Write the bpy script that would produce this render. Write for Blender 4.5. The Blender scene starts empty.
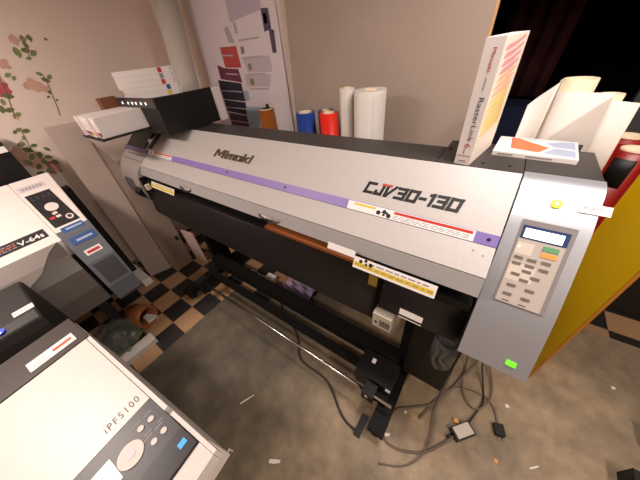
import bpy, bmesh, math, random
from mathutils import Vector, Matrix
random.seed(7)
SC = bpy.context.scene
COL = SC.collection
PI = math.pi

# ------------------------------------------------------------------ materials
def lin(h):
    h = h.lstrip('#')
    out = []
    for i in (0, 2, 4):
        c = int(h[i:i+2], 16) / 255
        out.append(c / 12.92 if c <= 0.04045 else ((c + 0.055) / 1.055) ** 2.4)
    return (*out, 1)
MATS = {}
def mat(name, col, rough=0.5, metal=0.0, var=0.0, scale=8.0, bump=0.0, emit=None, estr=0.0, alpha=1.0, trans=0.0, spec=0.5, stretch=None, coat=0.0):
    m = bpy.data.materials.new(name)
    m.use_nodes = True
    nt = m.node_tree
    b = nt.nodes['Principled BSDF']
    c = lin(col)
    b.inputs['Base Color'].default_value = c
    b.inputs['Roughness'].default_value = rough
    b.inputs['Metallic'].default_value = metal
    b.inputs['Specular IOR Level'].default_value = spec
    b.inputs['Alpha'].default_value = alpha
    b.inputs['Transmission Weight'].default_value = trans
    b.inputs['Coat Weight'].default_value = coat
    if emit:
        b.inputs['Emission Color'].default_value = lin(emit)
        b.inputs['Emission Strength'].default_value = estr
    if var or bump:
        tc = nt.nodes.new('ShaderNodeTexCoord')
        mp = nt.nodes.new('ShaderNodeMapping')
        if stretch: mp.inputs['Scale'].default_value = stretch
        nz = nt.nodes.new('ShaderNodeTexNoise')
        nz.inputs['Scale'].default_value = scale
        nz.inputs['Detail'].default_value = 5
        nt.links.new(tc.outputs['Object'], mp.inputs['Vector'])
        nt.links.new(mp.outputs['Vector'], nz.inputs['Vector'])
        if var:
            rp = nt.nodes.new('ShaderNodeValToRGB')
            rp.color_ramp.elements[0].position = 0.3
            rp.color_ramp.elements[1].position = 0.7
            rp.color_ramp.elements[0].color = tuple(x * (1 - var) for x in c[:3]) + (1,)
            rp.color_ramp.elements[1].color = tuple(min(1, x * (1 + var)) for x in c[:3]) + (1,)
            nt.links.new(nz.outputs['Fac'], rp.inputs['Fac'])
            nt.links.new(rp.outputs['Color'], b.inputs['Base Color'])
        if bump:
            bp = nt.nodes.new('ShaderNodeBump')
            bp.inputs['Strength'].default_value = bump
            bp.inputs['Distance'].default_value = 0.004
            nt.links.new(nz.outputs['Fac'], bp.inputs['Height'])
            nt.links.new(bp.outputs['Normal'], b.inputs['Normal'])
    MATS[name] = m
    return m

M = dict(
    silver=mat('silver_plastic', '#bab5b3', 0.42, var=0.03, scale=60),
    lip=mat('grey_lip_plastic', '#a3a1a1', 0.4),
    dark_top=mat('dark_grey_steel', '#383433', 0.5, var=0.05, scale=40),
    black=mat('black_plastic', '#111010', 0.5, spec=0.35),
    black_metal=mat('black_powder_coat', '#0c0b0b', 0.65, var=0.1, scale=40, bump=0.1, spec=0.25),
    guide=mat('black_paper_guide', '#1c1819', 0.5, var=0.08, scale=15),
    purple=mat('purple_trim', '#8874b8', 0.45),
    purple_shaded=mat('purple_trim_shaded', '#5d5078', 0.5),  # same purple trim, with the shadow at the left end painted in
    cap=mat('smoke_grey_end_cap', '#9b948f', 0.35),
    cap_dark=mat('dark_end_recess', '#4d5054', 0.4),
    bronze=mat('bronze_letters', '#6b5c46', 0.35, metal=0.5),
    ink_black=mat('black_print', '#17151a', 0.6),
    red_print=mat('red_print', '#c3342c', 0.6),
    orange_print=mat('orange_print', '#cf5a38', 0.6),
    yellow_print=mat('yellow_print', '#e0c229', 0.6),
    grey_print=mat('grey_print', '#8d8a90', 0.6),
    dark_print=mat('dark_grey_print', '#55525a', 0.6),
    blue_print=mat('blue_print', '#264f8e', 0.6),
    sticker=mat('white_sticker', '#efecea', 0.5),
    tag_cream=mat('cream_tag', '#e2d6bd', 0.5),
    chrome=mat('chrome', '#d8d8d8', 0.18, metal=1.0),
    copper=mat('copper_platen', '#a3623a', 0.4, metal=0.3),
    gold=mat('gold_sticker', '#b79a45', 0.35, metal=0.6),
    beige=mat('beige_sensor_plastic', '#cdc8bb', 0.5),
    unit=mat('silver_control_front', '#aeb0b7', 0.5, metal=0.7),
    keypad=mat('keypad_membrane', '#b6aca6', 0.3, coat=0.3),
    key_band=mat('keypad_band', '#cbc0b6', 0.4),
    keypad_frame=mat('keypad_frame', '#807c7c', 0.4),
    key=mat('key_grey', '#6b625d', 0.5),
    key_green=mat('key_green', '#5f9468', 0.5),
    key_orange=mat('key_orange', '#dd9a4a', 0.5),
    lcd_frame=mat('lcd_frame_blue', '#2c3c66', 0.3),
    lcd=mat('lit_lcd', '#f2f6ff', 0.4, emit='#eef4ff', estr=1.3),
    led_green=mat('lit_green_button', '#59d92a', 0.4, emit='#6cff28', estr=1.0),
    led_white=mat('lit_indicator', '#f4f4e0', 0.4, emit='#fbfff0', estr=1.0),
    led_blue=mat('lit_blue_indicator', '#2a48ff', 0.4, emit='#2a46ff', estr=1.2),
    led_cyan=mat('lit_cyan_button', '#3ea4dd', 0.4, emit='#2f96d8', estr=0.35),
    yellow_lamp=mat('yellow_lamp', '#f3e42a', 0.3, emit='#f5e53a', estr=0.3),
    lamp_core=mat('pale_lamp_core', '#fff9b4', 0.3, emit='#fff6a8', estr=0.4),
    steel=mat('bright_steel_rod', '#d9d5d2', 0.22, metal=1.0),
    white_paper=mat('white_paper', '#cfc7c0', 0.6, var=0.02, scale=5),
    white_card=mat('white_card', '#e9e2e0', 0.55, var=0.02, scale=10),
    brown=mat('brown_cartridge', '#6f4122', 0.5),
    grey_part=mat('grey_label', '#8e8c90', 0.5),
    wall=None, board=mat('tan_board', '#a8968a', 0.6, var=0.04, scale=3),
    board_edge=mat('pale_wood_edge', '#cfa26d', 0.6, var=0.08, scale=30),
    poster=mat('poster_paper', '#e8dde2', 0.35, spec=0.4),
    po_magenta=mat('poster_magenta', '#74304f', 0.35), po_red=mat('poster_red', '#c44a48', 0.35),
    po_navy=mat('poster_navy', '#262238', 0.35), po_wine=mat('poster_wine', '#4a2038', 0.35),
    po_lilac=mat('poster_lilac', '#c6bacb', 0.35), po_grey=mat('poster_grey', '#b9afb6', 0.35),
    po_dark=mat('poster_dark', '#46405a', 0.35), po_blue=mat('poster_pale_blue', '#a6b4c8', 0.35),
    po_gold=mat('poster_ochre', '#8f8460', 0.35), po_pale=mat('poster_pale', '#cdc1c8', 0.35),
    orange_vinyl=mat('amber_vinyl', '#8a4a12', 0.25, coat=0.4), blue_vinyl=mat('blue_vinyl', '#1c3b8c', 0.3),
    navy_vinyl=mat('navy_vinyl', '#2a2f52', 0.35), red_vinyl=mat('red_vinyl', '#dd2312', 0.35),
    deep_red=mat('deep_red_vinyl', '#8c0d0b', 0.35), core=mat('card_core', '#dcc9ab', 0.7, var=0.05, scale=30),
    core_hole=mat('core_shade', '#b59a74', 0.8),
    yellow_board=mat('yellow_board', '#ffd00a', 0.45, var=0.02, scale=4), yellow_edge=mat('orange_board_edge', '#b8791c', 0.6),
    panel=mat('grey_brown_panel', '#a3938a', 0.45, var=0.05, scale=3),
    panel_dark=mat('brown_panel', '#8b7a70', 0.45, var=0.05, scale=3),
    pink_sheet=mat('pale_pink_sheet', '#cdb3a8', 0.55),
    white_case=mat('warm_white_case', '#e2dbd6', 0.38, var=0.02, scale=20),
    grey_cover=mat('smoked_cover', '#4b4541', 0.3, coat=0.2), grey_band=mat('grey_cover_band', '#857c77', 0.4),
    blue_grey=mat('blue_grey_end', '#5b6067', 0.45), charcoal=mat('charcoal_panel', '#353439', 0.4),
    black_gloss=mat('black_gloss', '#131318', 0.4), key_white=mat('white_key', '#d8cfc9', 0.45),
    screen=mat('green_grey_screen', '#a4b5ac', 0.25), case_black=mat('soft_black_case', '#221f1e', 0.55, var=0.05, scale=20, spec=0.35),
    dark_cap=mat('brown_black_cover', '#37312f', 0.4),
    cable=mat('grey_brown_cable', '#6f6258', 0.6), cable_dark=mat('dark_cable', '#2c2723', 0.55),
    plug=mat('black_plug', '#151313', 0.5), label_grey=mat('adapter_label', '#c9c2bb', 0.5),
    scrap=mat('paper_scrap', '#efe9e0', 0.7), scrap_orange=mat('orange_scrap', '#e0a060', 0.7),
    bag=mat('clear_bag', '#6c7068', 0.3, alpha=0.5), bag_green=mat('green_bag_print', '#7ea04a', 0.5),
    tape=mat('brown_tape', '#8a4f2a', 0.35, coat=0.3), cloth=mat('lilac_cloth', '#8f80a0', 0.8, var=0.1, scale=20),
    cloth_pink=mat('pink_cloth', '#b59ab0', 0.8),
    curtain=mat('dark_red_cloth', '#3a0a12', 0.9), navy_cloth=mat('navy_cloth', '#101a3a', 0.9),
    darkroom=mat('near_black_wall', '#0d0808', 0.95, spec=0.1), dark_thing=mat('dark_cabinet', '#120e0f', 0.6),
    rubber=mat('dark_rubber', '#171414', 0.7),
    leaf=mat('printed_leaf', '#84905c', 0.6, var=0.2, scale=40), leaf_dark=mat('printed_dark_leaf', '#6a7448', 0.6, var=0.2, scale=40),
    petal=mat('printed_rose', '#c0576a', 0.6, var=0.2, scale=50), petal_pale=mat('printed_pale_petal', '#d7ab98', 0.6, var=0.1, scale=40),
    stem=mat('printed_stem', '#8a7a52', 0.6),
    cover_cream=mat('cream_box_print', '#f1e6da', 0.5), swirl_pink=mat('pink_swirl', '#e0a0a4', 0.5), swirl_orange=mat('peach_swirl', '#ecc0a0', 0.5),
    swirl_yellow=mat('yellow_swirl', '#efd78a', 0.5), dvd_blue=mat('blue_grey_print', '#9ba7be', 0.4), dvd_orange=mat('bright_orange_print', '#e86b3c', 0.4),
    dvd_teal=mat('pale_teal_print', '#a8c4c4', 0.4),
    lamp=mat('ceiling_diffuser', '#ffffff', 0.5, emit='#fff0e0', estr=3.0),
    ceiling=mat('white_ceiling', '#d8d0c8', 0.8, var=0.02, scale=4),
    wall_plain=mat('plain_wall', '#c4b4a8', 0.8, var=0.02, scale=4),
)
def wall_material():
    m = mat('pinkish_plaster', '#f0dfd4', 0.75, var=0.03, scale=1.6, bump=0.05)
    return m
M['wall'] = wall_material()

def floor_material():
    m = bpy.data.materials.new('concrete_and_checker_floor'); m.use_nodes = True
    nt = m.node_tree; N = nt.nodes; L = nt.links
    b = N['Principled BSDF']
    geo = N.new('ShaderNodeNewGeometry')
    sep = N.new('ShaderNodeSeparateXYZ'); L.new(geo.outputs['Position'], sep.inputs[0])
    def mth(op, a, c=None):
        n = N.new('ShaderNodeMath'); n.operation = op
        for i, v in enumerate((a, c)):
            if v is None: continue
            if isinstance(v, (int, float)): n.inputs[i].default_value = v
            else: L.new(v, n.inputs[i])
        return n.outputs[0]
    X, Y = sep.outputs[0], sep.outputs[1]
    fx = mth('FLOOR', mth('DIVIDE', mth('ADD', X, 1.763), 0.203))
    fy = mth('FLOOR', mth('DIVIDE', mth('SUBTRACT', Y, 0.15), 0.198))
    par = mth('ABSOLUTE', mth('MODULO', mth('ADD', mth('ADD', fx, fy), 100.0), 2.0))
    # grout-thin seams
    ux = mth('FRACT', mth('DIVIDE', mth('ADD', X, 1.763), 0.203)); uy = mth('FRACT', mth('DIVIDE', mth('SUBTRACT', Y, 0.15), 0.198))
    tile = N.new('ShaderNodeMix'); tile.data_type = 'RGBA'
    L.new(par, tile.inputs[0]); tile.inputs[6].default_value = lin('#221f1e'); tile.inputs[7].default_value = lin('#a5825f')
    nz = N.new('ShaderNodeTexNoise'); nz.inputs['Scale'].default_value = 9; nz.inputs['Detail'].default_value = 8; nz.inputs['Roughness'].default_value = 0.65
    L.new(geo.outputs['Position'], nz.inputs['Vector'])
    n2 = N.new('ShaderNodeTexNoise'); n2.inputs['Scale'].default_value = 2.2; n2.inputs['Detail'].default_value = 4
    L.new(geo.outputs['Position'], n2.inputs['Vector'])
    r1 = N.new('ShaderNodeValToRGB'); L.new(nz.outputs['Fac'], r1.inputs['Fac'])
    r1.color_ramp.elements[0].position = 0.32; r1.color_ramp.elements[0].color = lin('#a2937f')
    r1.color_ramp.elements[1].position = 0.68; r1.color_ramp.elements[1].color = lin('#cbb9a1')
    r2 = N.new('ShaderNodeValToRGB'); L.new(n2.outputs['Fac'], r2.inputs['Fac'])
    r2.color_ramp.elements[0].position = 0.35; r2.color_ramp.elements[0].color = lin('#b8b4ae')
    r2.color_ramp.elements[1].position = 0.65; r2.color_ramp.elements[1].color = lin('#e8e0d4')
    mul = N.new('ShaderNodeMix'); mul.data_type = 'RGBA'; mul.blend_type = 'MULTIPLY'; mul.inputs[0].default_value = 1
    L.new(r1.outputs[0], mul.inputs[6]); L.new(r2.outputs[0], mul.inputs[7])
    # broad dark grey-green tone on the screed, stronger towards the left, broken by noise
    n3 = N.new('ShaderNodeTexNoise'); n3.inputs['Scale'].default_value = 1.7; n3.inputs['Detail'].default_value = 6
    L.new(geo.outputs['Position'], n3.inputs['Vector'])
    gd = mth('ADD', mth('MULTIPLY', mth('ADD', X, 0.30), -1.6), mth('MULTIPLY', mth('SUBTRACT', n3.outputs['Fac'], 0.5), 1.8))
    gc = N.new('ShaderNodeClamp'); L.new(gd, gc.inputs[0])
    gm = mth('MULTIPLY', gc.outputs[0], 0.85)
    screed_tone = N.new('ShaderNodeMix'); screed_tone.data_type = 'RGBA'
    L.new(gm, screed_tone.inputs[0]); L.new(mul.outputs[2], screed_tone.inputs[6])
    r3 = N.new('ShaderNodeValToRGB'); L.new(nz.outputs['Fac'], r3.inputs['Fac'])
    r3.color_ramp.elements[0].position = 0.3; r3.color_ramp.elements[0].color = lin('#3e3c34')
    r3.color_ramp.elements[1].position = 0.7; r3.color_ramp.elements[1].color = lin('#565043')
    L.new(r3.outputs[0], screed_tone.inputs[7])
    # bare screed patch: X > -1.763 for Y < .75 ; X > -1.357 for Y < 1.86
    a = mth('MULTIPLY', mth('GREATER_THAN', X, -1.763), mth('LESS_THAN', Y, 0.744))
    c = mth('MULTIPLY', mth('GREATER_THAN', X, -1.357), mth('LESS_THAN', Y, 1.86))
    bare = mth('MAXIMUM', a, c)
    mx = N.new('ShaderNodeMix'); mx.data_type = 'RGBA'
    L.new(bare, mx.inputs[0]); L.new(tile.outputs[2], mx.inputs[6]); L.new(screed_tone.outputs[2], mx.inputs[7])
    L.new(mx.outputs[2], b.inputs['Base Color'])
    b.inputs['Roughness'].default_value = 0.55
    bp = N.new('ShaderNodeBump'); bp.inputs['Strength'].default_value = 0.15; bp.inputs['Distance'].default_value = 0.003
    L.new(nz.outputs['Fac'], bp.inputs['Height']); L.new(bp.outputs[0], b.inputs['Normal'])
    return m
M['floor'] = floor_material()

# ------------------------------------------------------------------ mesh helpers
def BM(): return bmesh.new()
def box(bm, x0, x1, y0, y1, z0, z1, mi=0):
    vs = [bm.verts.new(p) for p in ((x0,y0,z0),(x1,y0,z0),(x1,y1,z0),(x0,y1,z0),(x0,y0,z1),(x1,y0,z1),(x1,y1,z1),(x0,y1,z1))]
    for f in ((0,3,2,1),(4,5,6,7),(0,1,5,4),(1,2,6,5),(2,3,7,6),(3,0,4,7)):
        bm.faces.new([vs[i] for i in f]).material_index = mi
    return vs
def bevel(bm, w=0.004, seg=2):
    es = [e for e in bm.edges if len(e.link_faces) == 2 and e.calc_face_angle(0) > 0.5]
    bmesh.ops.bevel(bm, geom=es, offset=w, segments=seg, affect='EDGES', profile=0.5, clamp_overlap=True)
    return bm
def rbox(x0, x1, y0, y1, z0, z1, w=0.004, seg=2):
    bm = BM(); box(bm, x0, x1, y0, y1, z0, z1); return bevel(bm, w, seg)
def prism(bm, pts, fn0, fn1, mi=0):
    """closed outline pts (a,b) mapped to two end rings"""
    a = [bm.verts.new(fn0(*p)) for p in pts]; b = [bm.verts.new(fn1(*p)) for p in pts]
    n = len(pts)
    bm.faces.new(a).material_index = mi; bm.faces.new(list(reversed(b))).material_index = mi
    for i in range(n):
        bm.faces.new((a[i], b[i], b[(i+1) % n], a[(i+1) % n])).material_index = mi
    bmesh.ops.recalc_face_normals(bm, faces=bm.faces[:])
    return bm
def xprism(pts, x0, x1, bm=None):
    return prism(bm or BM(), pts, lambda y, z: (x0, y, z), lambda y, z: (x1, y, z))
def yprism(pts, y0, y1, bm=None):
    return prism(bm or BM(), pts, lambda x, z: (x, y0, z), lambda x, z: (x, y1, z))
def zprism(pts, z0, z1, bm=None):
    return prism(bm or BM(), pts, lambda x, y: (x, y, z0), lambda x, y: (x, y, z1))
def frame_of(d):
    d = Vector(d).normalized()
    u = d.orthogonal().normalized(); v = d.cross(u)
    return u, v
def cyl(bm, a, b, r, n=20, r2=None, mi=0):
    a, b = Vector(a), Vector(b); u, v = frame_of(b - a); r2 = r if r2 is None else r2
    A, B = [], []
    for i in range(n):
        t = 2*PI*i/n; k = u*math.cos(t) + v*math.sin(t)
        A.append(bm.verts.new(a + k*r)); B.append(bm.verts.new(b + k*r2))
    for i in range(n):
        f = bm.faces.new((A[i], A[(i+1) % n], B[(i+1) % n], B[i])); f.smooth = True; f.material_index = mi
    bm.faces.new(list(reversed(A))).material_index = mi; bm.faces.new(B).material_index = mi
    return bm
def ring(bm, a, b, ro, ri, n=28, mi=0):
    """tube with a hole, axis a->b"""
    a, b = Vector(a), Vector(b); u, v = frame_of(b - a)
    R = []
    for p, r in ((a, ro), (b, ro), (b, ri), (a, ri)):
        R.append([bm.verts.new(p + (u*math.cos(2*PI*i/n) + v*math.sin(2*PI*i/n))*r) for i in range(n)])
    for k in range(4):
        A, B = R[k], R[(k+1) % 4]
        for i in range(n):
            f = bm.faces.new((A[i], A[(i+1) % n], B[(i+1) % n], B[i])); f.smooth = k in (0, 2); f.material_index = mi
    return bm
def spline(pts, sub=8):
    P = [Vector(p) for p in pts]; out = []
    for i in range(len(P)-1):
        p0 = P[max(i-1, 0)]; p1 = P[i]; p2 = P[i+1]; p3 = P[min(i+2, len(P)-1)]
        for s in range(sub):
            t = s/sub
            out.append(0.5*((2*p1) + (p2-p0)*t + (2*p0-5*p1+4*p2-p3)*t*t + (3*p1-p0-3*p2+p3)*t**3))
    out.append(P[-1]); return out
def tube(bm, pts, r, n=8, sub=8, mi=0):
    P = spline(pts, sub) if sub else [Vector(p) for p in pts]
    rings = []
    for i, p in enumerate(P):
        d = (P[min(i+1, len(P)-1)] - P[max(i-1, 0)]).normalized()
        up = Vector((0, 0, 1)) if abs(d.z) < 0.9 else Vector((1, 0, 0))
        u = d.cross(up).normalized(); v = u.cross(d)
        rings.append([bm.verts.new(p + (u*math.cos(2*PI*k/n) + v*math.sin(2*PI*k/n))*r) for k in range(n)])
    for A, B in zip(rings, rings[1:]):
        for k in range(n):
            f = bm.faces.new((A[k], A[(k+1) % n], B[(k+1) % n], B[k])); f.smooth = True; f.material_index = mi
    bm.faces.new(list(reversed(rings[0]))); bm.faces.new(rings[-1])
    bmesh.ops.recalc_face_normals(bm, faces=bm.faces[:])
    return bm
def sheet(bm, curve, fn, thick, mi=0):
    """open 2-D curve (a,b) thickened and mapped by two end functions fn=(f0,f1)"""
    n = len(curve); C = [Vector((p[0], p[1])) for p in curve]; off = []
    for i in range(n):
        d = (C[min(i+1, n-1)] - C[max(i-1, 0)]).normalized(); off.append(C[i] + Vector((-d.y, d.x))*thick)
    f0, f1 = fn
    R = [[bm.verts.new(f(*p)) for p in L] for f in (f0, f1) for L in (C, off)]
    def q(A, B):
        for i in range(n-1):
            f = bm.faces.new((A[i], A[i+1], B[i+1], B[i])); f.smooth = True; f.material_index = mi
    q(R[0], R[2]); q(R[3], R[1]); q(R[1], R[0]); q(R[2], R[3])
    for k in (0, -1):
        bm.faces.new((R[0][k], R[1][k], R[3][k], R[2][k])).material_index = mi
    bmesh.ops.recalc_face_normals(bm, faces=bm.faces[:])
    return bm
def smooth_curve(pts, sub=6):
    return [(p.x, p.y) for p in spline([(a, b, 0) for a, b in pts], sub)]

ROOT = {}
def inv_of(p):
    while p is not None:
        if p.name in ROOT: return ROOT[p.name]
        p = p.parent
    return Matrix.Identity(4)
def obj(name, bm, mats, parent=None, world=True, label=None):
    """link the bmesh as ONE mesh object; world coordinates are taken into the thing's own frame"""
    if parent is not None and world: bmesh.ops.transform(bm, matrix=inv_of(parent), verts=bm.verts[:])
    me = bpy.data.meshes.new(name); bm.to_mesh(me); bm.free()
    for m in (mats if isinstance(mats, (list, tuple)) else [mats]): me.materials.append(m)
    o = bpy.data.objects.new(name, me); COL.objects.link(o)
    if parent is not None: o.parent = parent
    if label: o['label'] = label
    return o
def tag(o, label, cat, group=None):
    o['label'] = label; o['category'] = cat
    if group: o['group'] = group
    return o
def thing(name, label, cat, loc=(0, 0, 0), rotz=0.0, group=None):
    o = bpy.data.objects.new(name, None); COL.objects.link(o)
    o.location = loc; o.rotation_euler = (0, 0, rotz); o.empty_display_size = 0.05
    ROOT[o.name] = (Matrix.Translation(Vector(loc)) @ Matrix.Rotation(rotz, 4, 'Z')).inverted()
    return tag(o, label, cat, group)
def solo(name, bm, mats, label, cat, group=None, base=None):
    """a thing that is one mesh, its origin at its base"""
    zs = [v.co.z for v in bm.verts]; xs = [v.co.x for v in bm.verts]; ys = [v.co.y for v in bm.verts]
    c = Vector(((min(xs)+max(xs))/2, (min(ys)+max(ys))/2, min(zs)))
    bmesh.ops.translate(bm, vec=-c, verts=bm.verts[:])
    o = obj(name, bm, mats); o.location = c
    return tag(o, label, cat, group)
def struct(name, bm, m):
    o = obj(name, bm, m); o['kind'] = 'structure'; return o
def copy_tree(o, parent=None):
    c = o.copy(); COL.objects.link(c); c.parent = parent
    for ch in o.children: copy_tree(ch, c)
    return c
_fc = bpy.data.curves.new('lettering', 'FONT')
_fo = bpy.data.objects.new('lettering', _fc)
def text(s, origin, right, up, width, height, depth=0.001, shear=0.0, bold=0.0, spacing=1.0):
    """lettering as mesh; origin = lower left corner; fits width x height"""
    _fc.body = s; _fc.shear = shear; _fc.offset = bold; _fc.extrude = 0.5; _fc.resolution_u = 3; _fc.space_character = spacing
    COL.objects.link(_fo)
    bpy.context.view_layer.update()
    dg = bpy.context.evaluated_depsgraph_get()
    me = bpy.data.meshes.new_from_object(_fo.evaluated_get(dg))
    COL.objects.unlink(_fo)
    bm = BM(); bm.from_mesh(me); bpy.data.meshes.remove(me)
    xs = [v.co.x for v in bm.verts]; ys = [v.co.y for v in bm.verts]
    x0, y0 = min(xs), min(ys); sx = width/(max(xs)-x0); sy = height/(max(ys)-y0)
    r, u, o = Vector(right).normalized(), Vector(up).normalized(), Vector(origin); n = r.cross(u)
    for v in bm.verts:
        v.co = o + r*((v.co.x-x0)*sx) + u*((v.co.y-y0)*sy) + n*((v.co.z+0.5)*depth)
    return bm
GLYPHS = {  # squared block letters: strokes on a unit cell, (width, polylines)
 'C': (0.80, [[(1, 1), (0, 1), (0, 0), (1, 0)]]), 'J': (0.62, [[(1, 1), (1, 0), (0, 0), (0, 0.25)]]), 'V': (0.85, [[(0, 1), (0.12, 0), (0.30, 0), (1, 1)]]),
 '3': (0.80, [[(0, 1), (1, 1), (1, 0), (0, 0)], [(0.25, 0.52), (1, 0.52)]]), '0': (0.82, [[(0, 1), (1, 1), (1, 0), (0, 0), (0, 1)]]),
 '-': (0.40, [[(0, 0.45), (1, 0.45)]]), '1': (0.30, [[(0.1, 0.95), (0.9, 1), (0.9, 0)]]),
 'M': (1.25, [[(0, 0), (0, 1), (0.12, 1), (0.5, 0.25), (0.88, 1), (1, 1), (1, 0)]]), 'i': (0.12, [[(0.5, 0), (0.5, 0.62)], [(0.5, 0.92), (0.5, 1.0)]]),
 'm': (0.95, [[(0, 0), (0, 0.62), (1, 0.62), (1, 0)], [(0.5, 0), (0.5, 0.62)]]), 'a': (0.66, [[(0, 0.62), (1, 0.62), (1, 0), (0, 0), (0, 0.62)]]),
 'k': (0.62, [[(0, 0), (0, 1)], [(1, 0.64), (0.1, 0.34), (1, 0)]]) }
def block_text(s, pl, a, b, width, height, thick, lift, depth, shear=0.0, gap=0.32):
    """squared lettering from strokes, lower left corner at (a, b) of plane pl"""
    tot = sum(GLYPHS[c][0] for c in s) + gap*(len(s)-1); k = width/tot; bm = BM(); x = 0.0; h = height - thick
    for c in s:
        w, lines = GLYPHS[c]
        for n, ln in enumerate(lines):
            pts = [(x*k + p*w*k, thick/2 + q*h) for p, q in ln]
            for i, ((x0, y0), (x1, y1)) in enumerate(zip(pts, pts[1:])):
                L = math.hypot(x1-x0, y1-y0); dx, dy = (x1-x0)/L*thick/2, (y1-y0)/L*thick/2
                q = [(x0-dx+dy*0.9, y0-dy-dx*0.9), (x1+dx+dy*0.9, y1+dy-dx*0.9), (x1+dx-dy*0.9, y1+dy+dx*0.9), (x0-dx-dy*0.9, y0-dy+dx*0.9)]
                pl.poly(bm, [(a + u + shear*(v - height/2), b + v) for u, v in q], lift, lift + depth*(1 + 0.02*i + 0.01*n))
        x += w + gap
    return bm
class Plane:
    """local sticker plane: origin, right, up -> boxes, discs, letters lying on it"""
    def __init__(s, o, r, u):
        s.o, s.r, s.u = Vector(o), Vector(r).normalized(), Vector(u).normalized(); s.n = s.r.cross(s.u)
    def p(s, a, b, h=0.0): return s.o + s.r*a + s.u*b + s.n*h
    def plate(s, bm, a0, a1, b0, b1, h0, h1, mi=0):
        vs = [bm.verts.new(s.p(*q)) for q in ((a0,b0,h0),(a1,b0,h0),(a1,b1,h0),(a0,b1,h0),(a0,b0,h1),(a1,b0,h1),(a1,b1,h1),(a0,b1,h1))]
        for f in ((0,3,2,1),(4,5,6,7),(0,1,5,4),(1,2,6,5),(2,3,7,6),(3,0,4,7)):
            bm.faces.new([vs[i] for i in f]).material_index = mi
        return bm
    def poly(s, bm, pts, h0, h1, mi=0):
        a = [bm.verts.new(s.p(x, y, h0)) for x, y in pts]; b = [bm.verts.new(s.p(x, y, h1)) for x, y in pts]
        n = len(pts); fs = [bm.faces.new(a), bm.faces.new(list(reversed(b)))]
        for i in range(n): fs.append(bm.faces.new((a[i], b[i], b[(i+1) % n], a[(i+1) % n])))
        for f in fs: f.material_index = mi
        bmesh.ops.recalc_face_normals(bm, faces=fs)
        return bm
    def disc(s, bm, a, b, r, h0, h1, n=20, mi=0, ry=None):
        return s.poly(bm, [(a+r*math.cos(2*PI*i/n), b+(ry or r)*math.sin(2*PI*i/n)) for i in range(n)], h0, h1, mi)
    def text(s, t, a, b, w, h, lift=0.0005, **k): return text(t, s.p(a, b, lift), s.r, s.u, w, h, **k)
XP = (1, 0, 0)
def xplane(a, b):
    """plane holding the X axis, running down from a=(y,z) to b: s is measured DOWN from a"""
    d = Vector((0, a[0]-b[0], a[1]-b[1]))
    return Plane((0, a[0], a[1]), XP, d)
def lean(bm, k): 
    for v in bm.verts: v.co.y += k*v.co.z
    return bm
# ------------------------------------------------------------------ setting
XL, YB, XR, YF, ZC = -3.26, 1.80, 3.2, -2.4, 2.70
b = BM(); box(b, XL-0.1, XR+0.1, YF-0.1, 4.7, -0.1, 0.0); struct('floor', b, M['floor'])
b = BM(); box(b, XL-0.1, XR+0.1, YF-0.1, 4.7, ZC, ZC+0.1); struct('ceiling', b, M['ceiling'])
b = BM(); box(b, XL-0.1, XL, YF-0.1, YB, 0, ZC); struct('wall_left', b, M['wall'])
b = BM(); box(b, XL-0.1, -0.27, YB, YB+0.1, 0, ZC); struct('wall_back', b, M['wall'])
b = BM(); box(b, XL, XR, YF-0.1, YF, 0, ZC); struct('wall_front', b, M['wall_plain'])
b = BM(); box(b, XR, XR+0.1, YF, 1.9, 0, ZC); struct('wall_right', b, M['wall_plain'])
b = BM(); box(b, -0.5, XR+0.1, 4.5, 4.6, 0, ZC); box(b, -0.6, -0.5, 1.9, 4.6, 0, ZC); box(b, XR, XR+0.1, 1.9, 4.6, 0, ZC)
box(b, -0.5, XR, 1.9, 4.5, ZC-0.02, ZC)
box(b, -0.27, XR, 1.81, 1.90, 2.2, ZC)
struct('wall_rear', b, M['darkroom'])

# ------------------------------------------------------------------ the wide printer in the middle
wp = thing('wide_format_printer', 'long silver wide format printer with purple stripe on black stand', 'printer', (-1.25, 0.95, 0))
C0, C1, C2, C3, C4 = (1.025, 1.44), (0.84, 1.294), (0.815, 1.2616), (0.72, 1.198), (0.69, 1.132)
K = [(1.05, 1.44), (1.0, 1.428), (0.94, 1.376), (0.88, 1.32), (0.72, 1.12), (0.6, 0.925)]
# housings
b = xprism([(1.224, 1.02), (1.224, 1.436), (1.215, 1.44), (1.028, 1.44), (1.028, 1.02)], -2.45, -0.19)
obj('rear_housing', b, M['dark_top'], wp)
b = xprism([(1.319, 1.0), (1.319, 1.434), (1.312, 1.44), (1.03, 1.44), (1.03, 1.0)], -0.187, 0.098)
rh = obj('rear_hood', b, M['dark_top'], wp)
for x, y in ((-0.17, 1.205), (-0.17, 1.18), (-0.03, 1.075), (0.055, 1.08)):
    b = BM(); cyl(b, (x, y, 1.4395), (x, y, 1.4425), 0.006, 10); obj('screw', b, M['black'], rh)
b = BM(); box(b, -2.42, 0.098, 0.74, 1.03, 1.02, 1.17); obj('carriage_bay', b, M['black'], wp)
PC = xplane(C0, C1)
b = BM(); PC.plate(b, -2.36, 0.096, -0.2357, 0.0, -0.02, 0.0)
for v in b.verts:                       # left end of the cover is cut slanting
    if v.co.x < -2: v.co.x -= (1.44 - v.co.z) * 0.45
bevel(b, 0.003)
fc = obj('front_cover', b, M['silver'], wp)
b = block_text('Mimaki', PC, -1.535, -0.172, 0.345, 0.056, 0.0110, 0.0, 0.008, 0.22, 0.36)
obj('raised_lettering', b, M['bronze'], fc, label='raised bronze maker lettering')
b = block_text('CJV30-130', PC, -0.424, -0.189, 0.372, 0.057, 0.0140, 0.0003, 0.0012, 0.20, 0.42)
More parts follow.
